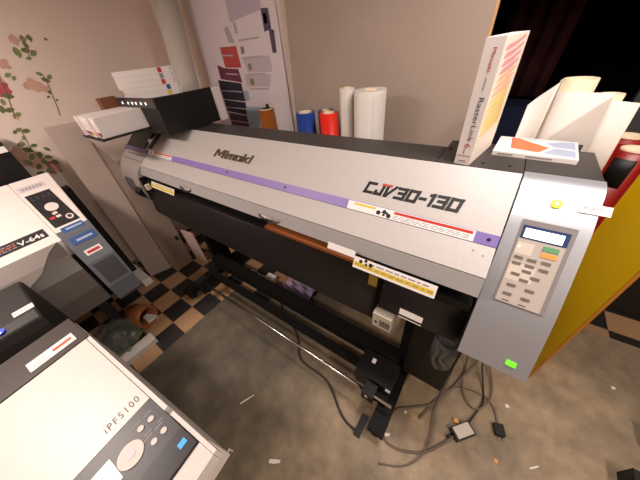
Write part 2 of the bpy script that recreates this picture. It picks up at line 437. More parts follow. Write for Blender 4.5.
obj('model_lettering', b, M['ink_black'], fc, label='bold black model lettering')
b = BM()
PC.poly(b, [(-0.362, -0.142), (-0.345, -0.142), (-0.341, -0.131), (-0.358, -0.131)], 0.0018, 0.0024)
PC.poly(b, [(-0.334, -0.142), (-0.317, -0.142), (-0.313, -0.131), (-0.330, -0.131)], 0.0018, 0.0024)
obj('red_accent', b, M['red_print'], fc)
PP = xplane(C1, C2)
b = BM(); PP.plate(b, -2.43, 0.096, -0.0409, -0.0005, -0.02, 0.002); bevel(b, 0.002)
ps = obj('trim_strip', b, M['purple'], wp, label='purple trim strip')
for x in (-1.359, -0.864, 0.068):
    b = BM(); PP.disc(b, x, -0.020, 0.006, 0.002, 0.004, 14); obj('bolt', b, M['ink_black'], ps)
def warning_strip(x0, x1, s0, s1, pl, parent, red_from, icon, yel=None):
    b = BM(); h = 0.0025
    pl.plate(b, x0, x1, -s1, -s0, h-0.0008, h, 0)
    w = x1 - x0; t = s1 - s0
    if yel: pl.plate(b, x0+w*yel[0], x0+w*yel[1], -s0-t*0.36, -s0-t*0.14, h, h+0.0003, 1)
    pl.plate(b, x0+w*red_from, x1-w*0.015, -s0-t*0.36, -s0-t*0.08, h, h+0.0003, 2)
    for r in range(3):
        x = x0 + w*red_from
        while x < x1 - w*0.06:
            l = w*random.uniform(0.02, 0.09)
            pl.plate(b, x, min(x+l, x1-w*0.03), -s0-t*(0.56+0.15*r), -s0-t*(0.5+0.15*r), h, h+0.0003, 3); x += l + w*0.015
    if icon:
        c = x0 + w*icon
        for dx, dy, r in ((-0.035, -0.6, 0.010), (0.0, -0.35, 0.008), (0.03, -0.7, 0.010), (0.0, -0.72, 0.006)):
            pl.disc(b, c+dx*0.7, -s0+dy*t, r, h, h+0.0004, 8, 4)
        pl.poly(b, [(c-0.02, -s0-0.5*t), (c+0.012, -s0-0.3*t), (c+0.03, -s0-0.75*t), (c+0.01, -s0-0.6*t)], h, h+0.0005, 4)
    else:
        pl.disc(b, x0+w*0.1, -s0-t*0.5, 0.012, h, h+0.0004, 10, 3)
    return obj('warning_sticker', b, [M['sticker'], M['yellow_print'], M['red_print'], M['grey_print'], M['ink_black']], parent)
warning_strip(-0.482, 0.025, 0.002, 0.040, PP, ps, 0.42, 0.34, (0.06, 0.26))
warning_strip(-2.405, -2.036, 0.001, 0.040, PP, ps, 0.22, None)
PL = xplane(C2, C3)
b = BM(); PL.plate(b, -2.43, 0.096, -0.1125, -0.002, -0.02, 0.0); bevel(b, 0.002)
lc = obj('lower_cover', b, M['silver'], wp)
for x, s in ((0.068, 0.04), (0.035, 0.03)):
    b = BM(); PL.disc(b, x, -s, 0.004, 0, 0.001, 10); obj('screw', b, M['grey_print'], lc)
PQ = xplane(C3, C4)
b = BM(); PQ.plate(b, -2.43, 0.096, -0.0725, -0.0025, -0.02, -0.001); bevel(b, 0.002)
lip = obj('cover_lip', b, M['lip'], wp)
for x0, x1 in ((-1.81, -1.65), (-0.985, -0.815)):
    b = BM(); n = 18
    rows = []
    for j in range(6):
        t = j/5*PI/2
        rows.append([b.verts.new(PQ.p((x0+x1)/2 + (x1-x0)/2*math.cos(PI*i/n)*math.cos(t), -0.045 - 0.034*math.sin(PI*i/n)*math.cos(t)**0.6, 0.0 + 0.016*math.sin(t))) for i in range(n+1)])
    for A, B in zip(rows, rows[1:]):
        for i in range(n):
            try: b.faces.new((A[i], A[i+1], B[i+1], B[i])).smooth = True
            except ValueError: pass
    bmesh.ops.remove_doubles(b, verts=b.verts[:], dist=1e-5)
    obj('handle', b, M['chrome'], lip, label='shiny chrome finger handle')
# tags hanging off the lip
def hang_tag(name, x0, x1, z0, z1, y, band, icon, m0):
    b = BM(); pl = Plane((0, y, z1), XP, (0, 0.55, 1))
    t = z1 - z0; w = x1 - x0
    pl.plate(b, x0, x1, -t, 0, -0.001, 0, 0)
    if band: pl.plate(b, x0+w*0.01, x1-w*0.02, -t*0.80, -t*0.42, 0, 0.0004, 1)
    x = x0 + w*0.03
    while band and x < x1 - w*0.08:
        l = w*random.uniform(0.03, 0.08); pl.plate(b, x, x+l, -t*0.66, -t*0.57, 0.0004, 0.0008, 2); x += l + w*0.03
    if band:
        x = x0 + w*0.2
        while x < x1 - w*0.1:
            l = w*random.uniform(0.04, 0.1); pl.plate(b, x, x+l, -t*0.3, -t*0.2, 0, 0.0005, 2); x += l + w*0.02
    if icon is not None:
        c = x0 + w*icon
        for dx, dy, r in ((-0.022, -0.30, 0.008), (0.0, -0.12, 0.007), (0.024, -0.34, 0.009), (0.004, -0.42, 0.006)):
            pl.disc(b, c+dx, dy*t, r, 0, 0.0006, 8, 3)
    return obj(name, b, [m0, M['yellow_print'], M['grey_print'], M['ink_black']], lip)
hang_tag('warning_tag', -0.362, -0.027, 1.090, 1.140, 0.668, True, 0.16, M['sticker'])
hang_tag('warning_tag', -0.50, -0.362, 1.128, 1.158, 0.676, False, None, M['sticker'])
hang_tag('warning_tag', -2.20, -1.85, 1.082, 1.128, 0.668, True, None, M['tag_cream'])
# platen and paper guides
b = BM(); box(b, -0.93, -0.30, 0.675, 0.76, 1.083, 1.100); obj('platen', b, M['copper'], wp, label='copper coloured platen edge')
b = BM(); box(b, -2.40, 0.09, 0.69, 0.78, 1.060, 1.084); obj('platen_base', b, M['black'], wp)
b = BM(); cv = smooth_curve([(0.75, 1.062), (0.725, 1.062), (0.70, 1.03), (0.678, 0.94), (0.662, 0.85), (0.655, 0.79), (0.665, 0.755), (0.70, 0.73)], 6)
sheet(b, cv, (lambda y, z: (-2.44, y, z), lambda y, z: (-0.275, y, z)), 0.012)
gd = obj('paper_guide', b, M['guide'], wp)
b = xprism(cv + [(0.80, 0.66), (0.79, 1.07)], -0.275, -0.262); obj('guide_end', b, M['black'], gd)
b = xprism(cv + [(0.80, 0.66), (0.79, 1.07)], -2.455, -2.44); obj('guide_end', b, M['black'], gd)
b = BM(); pg = Plane((0, 0.699, 1.03), XP, (0, 0.022, 0.09)); pg.plate(b, -0.305, -0.262, -0.055, -0.002, 0, 0.003); obj('gold_sticker', b, M['gold'], gd)
b = BM(); box(b, -2.385, -2.355, 0.655, 0.69, 1.015, 1.06); obj('edge_clip', b, M['tag_cream'], gd)
b = BM(); cv = smooth_curve([(0.75, 1.06), (0.72, 1.058), (0.695, 1.02), (0.672, 0.935), (0.654, 0.885), (0.70, 0.865)], 6)
sheet(b, cv, (lambda y, z: (-0.235, y, z), lambda y, z: (0.094, y, z)), 0.012)
g2 = obj('paper_guide', b, M['guide'], wp)
b = BM(); pg = Plane((0, 0.672, 0.935), XP, (0, 0.018, 0.05)); pg.plate(b, -0.140, -0.043, -0.050, -0.008, 0.001, 0.003)
obj('asset_label', b, M['sticker'], g2)
b = BM(); box(b, -0.20, 0.094, 0.70, 0.80, 0.84, 1.06); obj('guide_backing', b, M['black'], g2)
# sensor box
b = rbox(-0.252, -0.160, 0.640, 0.70, 0.745, 0.845, 0.008); so = obj('sensor_cover', b, M['beige'], wp, label='small beige slotted sensor cover')
b = BM()
for i in range(6): box(b, -0.214+i*0.0085, -0.2100+i*0.0085, 0.638, 0.641, 0.762, 0.812)
obj('slot', b, M['dark_print'], so)
b = BM(); cyl(b, (-0.235, 0.637, 0.785), (-0.235, 0.642, 0.785), 0.007, 12); obj('screw', b, M['ink_black'], so)
# left end cap
ecp = smooth_curve([(1.2, 1.02), (1.2, 1.385), (0.99, 1.385), (0.84, 1.288)], 1) + smooth_curve([(0.815, 1.255), (0.72, 1.19), (0.675, 1.15), (0.645, 1.05), (0.65, 0.94), (0.70, 0.86), (0.80, 0.82), (0.95, 0.82)], 5)
b = xprism(ecp, -2.87, -2.44); ec = obj('end_cap', b, M['cap'], wp)
b = BM(); box(b, -2.86, -2.44, 0.96, 1.20, 1.385, 1.392); obj('shelf_plate', b, M['black'], ec)
b = BM(); PP.plate(b, -2.88, -2.44, -0.040, -0.001, -0.01, 0.003); obj('trim_strip', b, M['purple_shaded'], ec)
b = BM(); PC.plate(b, -2.86, -2.50, -0.2357, -0.05, -0.014, -0.0005); obj('dark_upper_panel', b, M['case_black'], ec)
b = BM()
for s in (0.02, 0.075): PL.plate(b, -2.80, -2.44, -s-0.003, -s, -0.006, 0.002)
obj('groove', b, M['cap_dark'], ec)
b = xprism(smooth_curve([(0.672, 1.13), (0.642, 1.05), (0.647, 0.94), (0.697, 0.857), (0.79, 0.817)], 5) + [(0.8, 1.1)], -2.74, -2.56)
obj('side_recess', b, M['cap_dark'], ec)
b = BM(); PC.poly(b, [(-2.52, -0.15), (-2.40, -0.215), (-2.40, -0.12)], 0.0, 0.003); obj('white_label', b, M['sticker'], ec)
b = BM(); PC.poly(b, [(-2.425, -0.225), (-2.385, -0.225), (-2.325, 0.0), (-2.37, 0.0)], -0.01, 0.012); obj('cover_hinge_arm', b, M['case_black'], ec)
b = BM(); box(b, -2.565, -2.438, 0.66, 0.78, 0.90, 1.11); cyl(b, (-2.53, 0.65, 0.98), (-2.45, 0.65, 0.98), 0.045, 18); bevel(b, 0.004, 1); obj('roller_bracket', b, M['black'], wp)
# ink station
ist = obj('ink_station', rbox(-2.60, -1.948, 0.858, 1.29, 1.445, 1.646, 0.003), M['black'], wp)
b = BM(); box(b, -2.60, -1.940, 0.850, 0.8585, 1.445, 1.678); box(b, -1.9485, -1.940, 0.858, 1.29, 1.445, 1.678); obj('rim', b, M['black'], ist)
b = BM(); box(b, -2.59, -1.95, 0.846, 0.851, 1.618, 1.674); obj('led_panel', b, M['charcoal'], ist)
for x in (-2.46, -2.36, -2.29, -2.23, -2.15, -2.08):
    b = BM(); box(b, x, x+0.014, 0.843, 0.847, 1.638, 1.654); obj('indicator', b, M['led_white'], ist)
for x in (-2.20, -2.05):
    b = BM(); box(b, x, x+0.012, 0.843, 0.847, 1.652, 1.664); obj('red_mark', b, M['red_print'], ist)
b = BM(); box(b, -2.56, -2.17, 0.52, 0.851, 1.480, 1.492); obj('tray', b, M['black'], ist, label='thin black tray')
obj('rear_strip', rbox(-1.945, -1.915, 1.292, 1.35, 1.445, 1.675, 0.003), M['white_card'], ist)
b = rbox(-2.625, -2.545, 0.74, 0.849, 1.610, 1.690, 0.006); obj('ink_cartridge', b, M['brown'], ist, label='brown cartridge end')
# control unit on the right
b = xprism(smooth_curve(K, 4) + [(0.615, 0.902), (0.66, 0.893), (1.30, 0.893), (1.05, 1.0)], 0.101, 0.305)
for f in b.faces: f.smooth = True
cu = obj('control_unit', b, M['unit'], wp); cu.data.set_sharp_from_angle(angle=0.4)
b = xprism([(1.319, 0.90), (1.319, 1.434), (1.312, 1.44), (1.052, 1.44), (1.052, 0.93)], 0.101, 0.301); obj('rear_housing', b, M['dark_top'], wp)
b = xprism([(y+0.012, z-0.004) for y, z in K] + [(0.66, 0.91), (1.04, 0.91)], 0.0970, 0.1005); obj('seam', b, M['black'], cu)
b = BM(); cyl(b, (0.262, 1.36, 1.40), (0.262, 1.36, 1.448), 0.008, 12); cyl(b, (0.262, 1.30, 1.43), (0.262, 1.37, 1.43), 0.006, 10); obj('hood_latch', b, M['black'], wp)
PK = xplane(K[3], K[4])
b = BM(); PK.plate(b, 0.139, 0.274, -0.252, 0.030, -0.004, 0.004); bevel(b, 0.003)
kf = obj('keypad_frame', b, M['keypad_frame'], cu)
b = BM(); PK.plate(b, 0.144, 0.262, -0.250, 0.0, 0.003, 0.0055); obj('keypad', b, M['keypad'], cu)
b = BM(); PK.plate(b, 0.146, 0.215, -0.172, -0.115, 0.005, 0.0061); PK.plate(b, 0.146, 0.19, -0.083, -0.045, 0.005, 0.0061); obj('keypad_band', b, M['key_band'], cu)
b = BM(); PK.plate(b, 0.145, 0.262, -0.032, 0.012, 0.004, 0.0065); bevel(b, 0.001); obj('display_bezel', b, M['lcd_frame'], cu)
b = BM(); PK.plate(b, 0.153, 0.250, -0.027, 0.003, 0.006, 0.0072); obj('display', b, M['lcd'], cu, label='lit white display')
for (x, s) in ((0.162, 0.095), (0.197, 0.095), (0.232, 0.093), (0.162, 0.115), (0.197, 0.115), (0.233, 0.117), (0.170, 0.150), (0.195, 0.134), (0.196, 0.164), (0.221, 0.149), (0.171, 0.189), (0.220, 0.191), (0.169, 0.220), (0.218, 0.221)):
    b = BM(); PK.plate(b, x-0.0115, x+0.0115, -s-0.0045, -s+0.0045, 0.005, 0.0078); bevel(b, 0.001, 1); obj('button', b, M['key'], cu)
b = BM(); PK.plate(b, 0.211, 0.250, -0.057, -0.041, 0.005, 0.0075); bevel(b, 0.001, 1); obj('button', b, M['key_green'], cu, label='green key')
b = BM(); PK.plate(b, 0.211, 0.250, -0.077, -0.062, 0.005, 0.0075); bevel(b, 0.001, 1); obj('button', b, M['key_orange'], cu, label='orange key')
b = BM(); PK.disc(b, 0.152, -0.060, 0.0035, 0.005, 0.0078, 12); obj('indicator', b, M['led_white'], cu)
b = BM()
for x in (0.16, 0.205): PK.plate(b, x, x+0.02, -0.245, -0.241, 0.0055, 0.006)
obj('small_print', b, M['dark_print'], cu)
PN = xplane(K[1], K[3])
d0 = 0.062
b = BM(); PN.disc(b, 0.205, -0.063, 0.0135, -0.001, 0.006, 24); yl = obj('alert_lamp', b, M['yellow_lamp'], cu, label='round yellow lamp')
b = BM(); PN.disc(b, 0.205, -0.063, 0.006, 0.005, 0.008, 16); obj('lamp_core', b, M['lamp_core'], cu)
b = BM(); PN.plate(b, 0.260, 0.329, -0.076, -0.046, 0.0035, 0.0048); obj('asset_label', b, M['sticker'], cu)
b = PN.text('BGA321', 0.268, -0.064, 0.043, 0.011, lift=0.0049, depth=0.0008); obj('asset_lettering', b, M['grey_print'], cu)
PW = xplane(K[4], K[5])
b = BM(); PW.plate(b, 0.238, 0.265, -0.196, -0.180, -0.001, 0.005); bevel(b, 0.0015, 1); obj('power_button', b, M['led_green'], cu, label='lit green power button')
# stand
def leg(x0, x1):
    b = BM(); box(b, x0, x1, 0.78, 0.95, 0.10, 1.02); bevel(b, 0.004, 1); l = obj('leg', b, M['black_metal'], wp)
    b = BM(); box(b, x0-0.01, x1+0.02, 0.39, 1.24, 0.075, 0.135); bevel(b, 0.006, 1); obj('foot', b, M['black_metal'], l)
    for y in (0.43, 1.19):
        b = BM(); cyl(b, ((x0+x1)/2-0.018, y, 0.036), ((x0+x1)/2+0.018, y, 0.036), 0.036, 20); cyl(b, ((x0+x1)/2, y, 0.05), ((x0+x1)/2, y, 0.08), 0.012, 10)
        obj('caster', b, M['rubber'], l)
leg(-0.125, -0.062); leg(-2.08, -2.02)
b = BM(); box(b, -2.03, -0.11, 0.74, 0.83, 0.20, 0.295); bevel(b, 0.006, 1); obj('cross_beam', b, M['black_metal'], wp)
b = BM(); box(b, -2.03, -0.11, 0.66, 0.715, 0.10, 0.15); bevel(b, 0.004, 1); obj('cable_duct', b, M['black_metal'], wp)
b = BM(); cyl(b, (-1.85, 0.515, 0.25), (-0.055, 0.515, 0.25), 0.010, 14); rd = obj('take_up_rod', b, M['steel'], wp, label='thin bright steel rod')
b = BM(); box(b, -0.225, -0.155, 0.485, 0.56, 0.205, 0.285); bevel(b, 0.006, 1); obj('rod_clamp', b, M['black'], rd)
b = BM(); cyl(b, (-0.195, 0.483, 0.255), (-0.195, 0.488, 0.255), 0.012, 12); obj('clamp_screw', b, M['chrome'], rd)
b = BM(); box(b, -1.90, -1.84, 0.47, 0.56, 0.13, 0.29); bevel(b, 0.006, 1); obj('rod_holder', b, M['black'], rd)
b = BM(); box(b, -0.31, -0.085, 0.57, 0.73, 0.15, 0.30); bevel(b, 0.008, 2); mt = obj('take_up_motor', b, M['black'], wp)
b = BM(); box(b, -0.115, -0.088, 0.567, 0.572, 0.262, 0.292); box(b, -0.245, -0.222, 0.66, 0.69, 0.2995, 0.3015); obj('motor_label', b, M['sticker'], mt)
b = BM(); box(b, -0.19, -0.09, 0.53, 0.60, 0.135, 0.215); bevel(b, 0.006, 1); obj('motor_bracket', b, M['black_metal'], wp)
b = BM(); box(b, -0.075, 0.145, 0.74, 0.90, 0.25, 0.86); bevel(b, 0.006, 1); wt = obj('waste_tank_cover', b, M['black'], wp)
b = BM(); cyl(b, (0.075, 0.72, 0.60), (0.075, 0.72, 0.80), 0.055, 18); cyl(b, (0.075, 0.72, 0.80), (0.075, 0.72, 0.85), 0.05, 18, 0.02); obj('waste_bottle', b, M['cap_dark'], wt)
b = BM(); tube(b, [(0.04, 0.70, 0.83), (0.05, 0.665, 0.76), (0.045, 0.66, 0.68), (0.07, 0.66, 0.62)], 0.008); tube(b, [(0.09, 0.665, 0.80), (0.07, 0.655, 0.72), (0.10, 0.66, 0.66)], 0.006)
obj('drain_hose', b, M['bag'], wt)

# ------------------------------------------------------------------ cartridge boxes
def ink_box(bm, L, W, Hh, marks):
    box(bm, 0, L, 0, W, 0, Hh)
def flat_ink_box(i, z, dx, colour, label):
    L, W, Hh = 0.405, 0.15, 0.0372
    t = thing('cartridge_box', label, 'box', (-2.455+dx*0.5, 0.868+dx, z), 1.107, 'white cartridge boxes stacked on the ink station')
    obj('carton', rbox(0, L, 0, W, 0, Hh-0.0006, 0.0015, 1), M['white_card'], t, False)
    b = BM(); box(b, L*0.74, L*0.81, -0.0008, 0.0002, 0.003, Hh-0.003); obj('colour_mark', b, colour, t, False)
    b = BM(); box(b, L-0.018, L-0.009, -0.0008, 0.0002, 0.006, Hh-0.006); box(b, L-0.0002, L+0.0006, 0.03, W-0.03, 0.008, Hh-0.008); obj('print', b, M['po_grey'], t, False)
for i, (c, dx, lb) in enumerate(((M['yellow_print'], 0.012, 'flat white box with yellow mark, lowest of the stack on the ink station'),
        (M['blue_print'], 0.018, 'flat white box with blue mark, just above the yellow marked box'),
        (M['red_print'], 0.0, 'flat white box with red mark in the middle of the five box stack'),
        (M['grey_part'], 0.002, 'flat white box with grey mark, second from top of the stack'),
        (M['red_print'], 0.003, 'flat white box with red mark, topmost of the stack on the ink station'))):
    flat_ink_box(i, 1.6465 + i*0.0373, dx, c, lb)
ends = [(M['po_lilac'], 'white box on edge at the wall end of the tray row'), (M['red_print'], 'white box on edge with red end mark on the tray'),
        (M['po_magenta'], 'white box on edge with dark pink end mark on the tray'), (M['blue_print'], 'white box on edge with blue end mark beside the pink marked one'),
        (M['yellow_print'], 'white box on edge with yellow end mark on the tray'), (M['orange_print'], 'white box on edge with orange end mark on the tray'),
        (M['ink_black'], 'white box on edge with black end mark, nearest of the tray row')]
for i, (c, lb) in enumerate(ends):
    x = -2.198 - 0.052*(6-i)
    t = thing('cartridge_box', lb, 'box', (x, 0.535+0.004*((i*3) % 4), 1.4922), 0, 'white cartridge boxes on edge on the tray')
    obj('carton', rbox(-0.0505, 0, 0, 0.31, 0, 0.125, 0.003, 1), M['white_card'], t, False)
    b = BM(); box(b, -0.046, -0.004, -0.0008, 0.0002, 0.008, 0.034); obj('colour_mark', b, c, t, False)
    b = BM(); box(b, -0.012, -0.008, -0.0008, 0.0002, 0.045, 0.105); box(b, -0.030, -0.026, -0.0008, 0.0002, 0.045, 0.085); obj('print', b, M['po_grey'], t, False)

# ------------------------------------------------------------------ box and booklet on the control end
ang = 0.0
t = thing('software_box', 'tall white software box with pastel swirl cover standing on the printer', 'box', (-0.125, 1.042, 1.4405), -0.17)
HB, WB, DB = 0.380, 0.053, 0.335
b = rbox(0, WB, 0, 0.255, 0, HB, 0.0015, 1); sb = obj('carton', b, M['white_card'], t, False)
S = Plane((0, 0, 0), (1, 0, 0), (0, 0, 1))
def up_text(s, a, z0, z1, wd, m, nm):
    bm = text(s, (a - wd, -0.0006, z1), (0, 0, -1), (1, 0, 0), z1-z0, wd, depth=0.0004)
    return obj(nm, bm, m, t, False)
up_text('RasterLink', 0.041, 0.085, 0.225, 0.016, M['dark_print'], 'title_lettering')
up_text('6', 0.041, 0.062, 0.078, 0.020, M['red_print'], 'title_numeral')
up_text('Mimaki', 0.036, 0.295, 0.355, 0.010, M['red_print'], 'maker_lettering')
b = BM(); box(b, 0.028, 0.031, -0.001, 0.0, 0.245, 0.28); box(b, 0.022, 0.026, -0.001, 0.0, 0.04, 0.06); box(b, 0.012, 0.04, -0.001, 0, 0.012, 0.016); obj('small_print', b, M['grey_print'], t, False)
b = BM(); box(b, 0.003, WB-0.003, -0.001, 0.0, 0.032, 0.035); obj('spine_rule', b, M['po_gold'], t, False)
# swirl cover on the side facing the control panel
b = BM(); cvp = Plane((WB, 0, 0), (0, 1, 0), (0, 0, 1))
cvp.plate(b, 0.002, 0.253, 0.002, HB-0.002, -0.0005, 0.0005, 0)
for i in range(13):
    z = 0.345 - i*0.0205; mi = 1 if i < 4 else (2 if i < 7 else 3); off = 0.02 + 0.012*math.sin(i*0.5)
    for j in range(1):
        pts = [(off, z), (off+0.02, z+0.012), (0.12+0.01*i, z+0.016+0.002*i), (0.215, z+0.030), (0.215, z+0.021), (0.12+0.01*i, z+0.004), (off+0.02, z-0.003)]
        cvp.poly(b, [(p, min(q, HB-0.004)) for p, q in pts], 0.0005, 0.0009, mi)
obj('cover_print', b, [M['cover_cream'], M['swirl_pink'], M['swirl_orange'], M['swirl_yellow']], t, False)
t = thing('disc_case', 'flat glossy case with orange and blue cover lying beside the tall white box', 'case', (0.118, 1.268, 1.4405), -0.05)
obj('case', rbox(-0.128, 0.128, -0.098, 0.10, 0, 0.016, 0.002), M['white_card'], t, False)
b = BM(); P0 = Plane((0, 0, 0.016), (1, 0, 0), (0, 1, 0))
P0.plate(b, -0.125, 0.125, -0.094, 0.097, 0, 0.0006, 0)
P0.poly(b, [(-0.075, -0.045), (0.015, -0.065), (0.045, 0.0), (-0.02, 0.05), (-0.06, 0.09), (-0.085, 0.09)], 0.0006, 0.001, 1)
P0.poly(b, [(-0.02, 0.06), (0.06, 0.09), (-0.05, 0.092)], 0.0006, 0.001, 3)
P0.poly(b, [(0.025, -0.07), (0.12, -0.08), (0.12, -0.01), (0.06, 0.0)], 0.0006, 0.001, 2)
P0.poly(b, [(0.06, 0.01), (0.12, 0.005), (0.12, 0.09), (0.08, 0.09), (0.03, 0.05)], 0.0006, 0.001, 2)
obj('cover_print', b, [M['white_card'], M['dvd_orange'], M['dvd_blue'], M['dvd_teal']], t, False)
b = BM(); box(b, -0.11, -0.06, -0.0986, -0.098, 0.005, 0.010); box(b, -0.02, 0.06, -0.0986, -0.098, 0.005, 0.010); obj('spine_print', b, M['grey_print'], t, False)

# ------------------------------------------------------------------ rolls behind the printer
def vinyl_roll(label, x, y, r, h, m, tilt=(0, 0), hole=0.038, group='upright rolls of film behind the printer', plug=False, flap=None):
    t = thing('vinyl_roll', label, 'roll', (x, y, 0), 0, group)
    def T(bm):
        for v in bm.verts: v.co.x += tilt[0]*v.co.z; v.co.y += tilt[1]*v.co.z
        return bm
    b = BM(); ring(b, (0, 0, 0.001), (0, 0, h-0.004), r, hole+0.007, 36); obj('film', T(b), m, t, False)
    b = BM(); ring(b, (0, 0, 0), (0, 0, h), hole+0.0068, hole, 28); obj('core', T(b), M['core'], t, False)
    if plug:
        b = BM(); cyl(b, (0, 0, h-0.03), (0, 0, h+0.004), hole*0.98, 20); cyl(b, (0.02, 0, h), (0.02, 0, h+0.03), 0.012, 12); obj('plug', T(b), M['black'], t, False)
    if flap:
        b = BM(); sheet(b, smooth_curve(flap, 6), (lambda a, c: (a, c, 0.02), lambda a, c: (a, c, h-0.006)), 0.0012); obj('loose_end', T(b), m, t, False)
    return t
vinyl_roll('amber brown roll with black knob on top, leftmost behind the printer', -1.552, 1.45, 0.062, 1.508, M['orange_vinyl'], plug=True)
vinyl_roll('royal blue roll standing behind the printer', -1.172, 1.45, 0.067, 1.500, M['blue_vinyl'])
vinyl_roll('dark navy roll half hidden between blue and red rolls', -1.06, 1.54, 0.055, 1.497, M['navy_vinyl'], hole=0.02)
vinyl_roll('bright red roll standing left of the white rolls', -0.968, 1.44, 0.061, 1.507, M['red_vinyl'], hole=0.03)
vinyl_roll('thin white roll with loose edge beside the red roll', -0.838, 1.455, 0.044, 1.640, M['white_paper'], hole=0.018, flap=[(0.01, -0.044), (0.043, -0.02), (0.045, 0.01), (0.02, 0.044)])
vinyl_roll('thick white roll standing in front of the tan board', -0.686, 1.45, 0.090, 1.632, M['white_paper'], hole=0.03, flap=[(-0.05, -0.078), (-0.02, -0.092), (0.03, -0.090), (0.052, -0.082)])
t = vinyl_roll('wide white paper roll leaning in the left corner', -2.865, 1.46, 0.100, 2.36, M['white_paper'], tilt=(0.1, 0.06), hole=0.05, group='big paper rolls')
# curled white sheets on two cores, right
ya = 1.43
sg = 'white film rolls with loose sheets on the right'
t = thing('film_roll', 'white film roll with wide curled sheet peeling off, behind the disc case', 'roll', (0.183, ya+0.05, 0), 0, sg)
b = BM(); ring(b, (0, 0, 0), (0, 0, 1.655), 0.053, 0.044, 32); obj('core', b, M['core'], t, False)
b = BM(); sheet(b, smooth_curve([(-0.135, -0.075), (-0.115, -0.045), (-0.085, -0.03), (-0.06, -0.02), (-0.055, 0.02), (-0.03, 0.05), (0.0, 0.056)], 6), (lambda a, c: (a, c, 1.0), lambda a, c: (a, c, 1.575 + 0.075*min(1, max(0, (a+0.135)/0.08)))), 0.0015); obj('curled_sheet', b, M['white_paper'], t, False)
b = BM(); sheet(b, smooth_curve([(-0.052, 0.0), (-0.045, -0.045), (-0.01, -0.062), (0.04, -0.066), (0.10, -0.07)], 6), (lambda a, c: (a, c, 1.0), lambda a, c: (a, c, 1.618)), 0.0015); obj('curled_sheet', b, M['white_paper'], t, False)
b = BM(); bmv = [(-0.055, -0.062, 1.40), (0.06, -0.075, 1.56), (0.10, -0.077, 1.61), (0.112, -0.08, 1.30), (-0.05, -0.075, 1.30)]
vs = [b.verts.new(p) for p in bmv]; f = b.faces.new(vs); r = bmesh.ops.extrude_face_region(b, geom=[f]); bmesh.ops.translate(b, vec=(0, -0.0015, 0), verts=[v for v in r['geom'] if isinstance(v, bmesh.types.BMVert)])
bmesh.ops.recalc_face_normals(b, faces=b.faces[:]); obj('folded_corner', b, M['white_paper'], t, False)
t = thing('film_roll', 'white film roll with straight loose sheet, nearest the red rolls', 'roll', (0.292, ya+0.055, 0), 0, sg)
b = BM(); ring(b, (0, 0, 0), (0, 0, 1.603), 0.036, 0.029, 28); obj('core', b, M['core'], t, False)
b = BM(); sheet(b, smooth_curve([(-0.038, 0.0), (-0.03, -0.03), (0.0, -0.055), (0.04, -0.06), (0.075, -0.055)], 6), (lambda a, c: (a + 0.025, c, 1.15), lambda a, c: (a, c, 1.592 - 0.12*max(0, a-0.0))), 0.0015); obj('loose_sheet', b, M['white_paper'], t, False)
# red rolls
rg = 'deep red rolls beside the yellow board'
t = vinyl_roll('deep red roll with black label, right of the white sheets', 0.475, 1.565, 0.072, 1.392, M['deep_red'], hole=0.042, group=rg)
b = BM()
pts = [(-0.0725*math.sin(a), -0.0735*math.cos(a)) for a in [0.95 - 0.10*i for i in range(11)]]
sheet(b, pts, (lambda a, c: (a, c, 1.245), lambda a, c: (a, c, 1.365)), 0.0012); obj('label_sleeve', b, M['black'], t, False)
vinyl_roll('second deep red roll behind the labelled red roll', 0.475, 1.725, 0.070, 1.40, M['deep_red'], hole=0.042, group=rg)
t = thing('foam_board', 'tall yellow board standing on edge right of the control end', 'board', (0.612, 1.24, 0), math.radians(24))
b = BM(); box(b, 0.0, 0.018, 0.003, 0.265, 0, 1.55); obj('face', b, M['yellow_board'], t, False)
b = BM(); box(b, 0.0, 0.018, 0.0, 0.003, 0, 1.55); obj('cut_edge', b, M['yellow_edge'], t, False)

# ------------------------------------------------------------------ boards, poster, wall print
t = thing('leaning_board', 'large tan board leaning on the back wall behind the rolls', 'board', (-0.81, 1.60, 0))
b = BM(); box(b, -0.665, 0.606, 0, 0.018, 0, 2.44); obj('face', lean(b, 0.07), M['board'], t, False)
b = BM(); box(b, 0.606, 0.617, -0.002, 0.02, 0, 2.44); obj('edge_strip', lean(b, 0.07), M['board_edge'], t, False)
t = thing('poster', 'printed poster of coloured ink drawers on the back wall', 'poster', (-2.12, 1.785, 0.9))
PO = Plane((0, 1.786, 0), (1, 0, 0), (0, 0, 1))
b = BM(); PO.plate(b, -2.66, -1.60, 0.9, 2.5, -0.006, 0, 0); obj('sheet', b, M['poster'], t)
def patch(bm, pts, mi, h): PO.poly(bm, [(x, z) for x, z in pts], 0, h, mi)
b = BM()
for mi, pts in ((0, [(-2.11, 2.30), (-1.73, 2.28), (-1.74, 2.09), (-2.12, 2.06)]), (1, [(-2.09, 2.05), (-1.74, 2.055), (-1.72, 1.95), (-2.09, 1.94)]),
        (1, [(-2.10, 1.93), (-1.70, 1.93), (-1.66, 1.82), (-2.05, 1.83)]), (2, [(-2.08, 1.82), (-1.74, 1.82), (-1.74, 1.71), (-2.04, 1.715)]),
        (2, [(-2.097, 1.70), (-1.76, 1.692), (-1.804, 1.604), (-2.105, 1.607)]), (1, [(-2.143, 1.60), (-1.81, 1.584), (-1.826, 1.477), (-2.173, 1.447)]),
        (5, [(-2.194, 1.44), (-1.964, 1.441), (-2.07, 1.252), (-2.256, 1.253)])): patch(b, pts, mi, 0.0008)
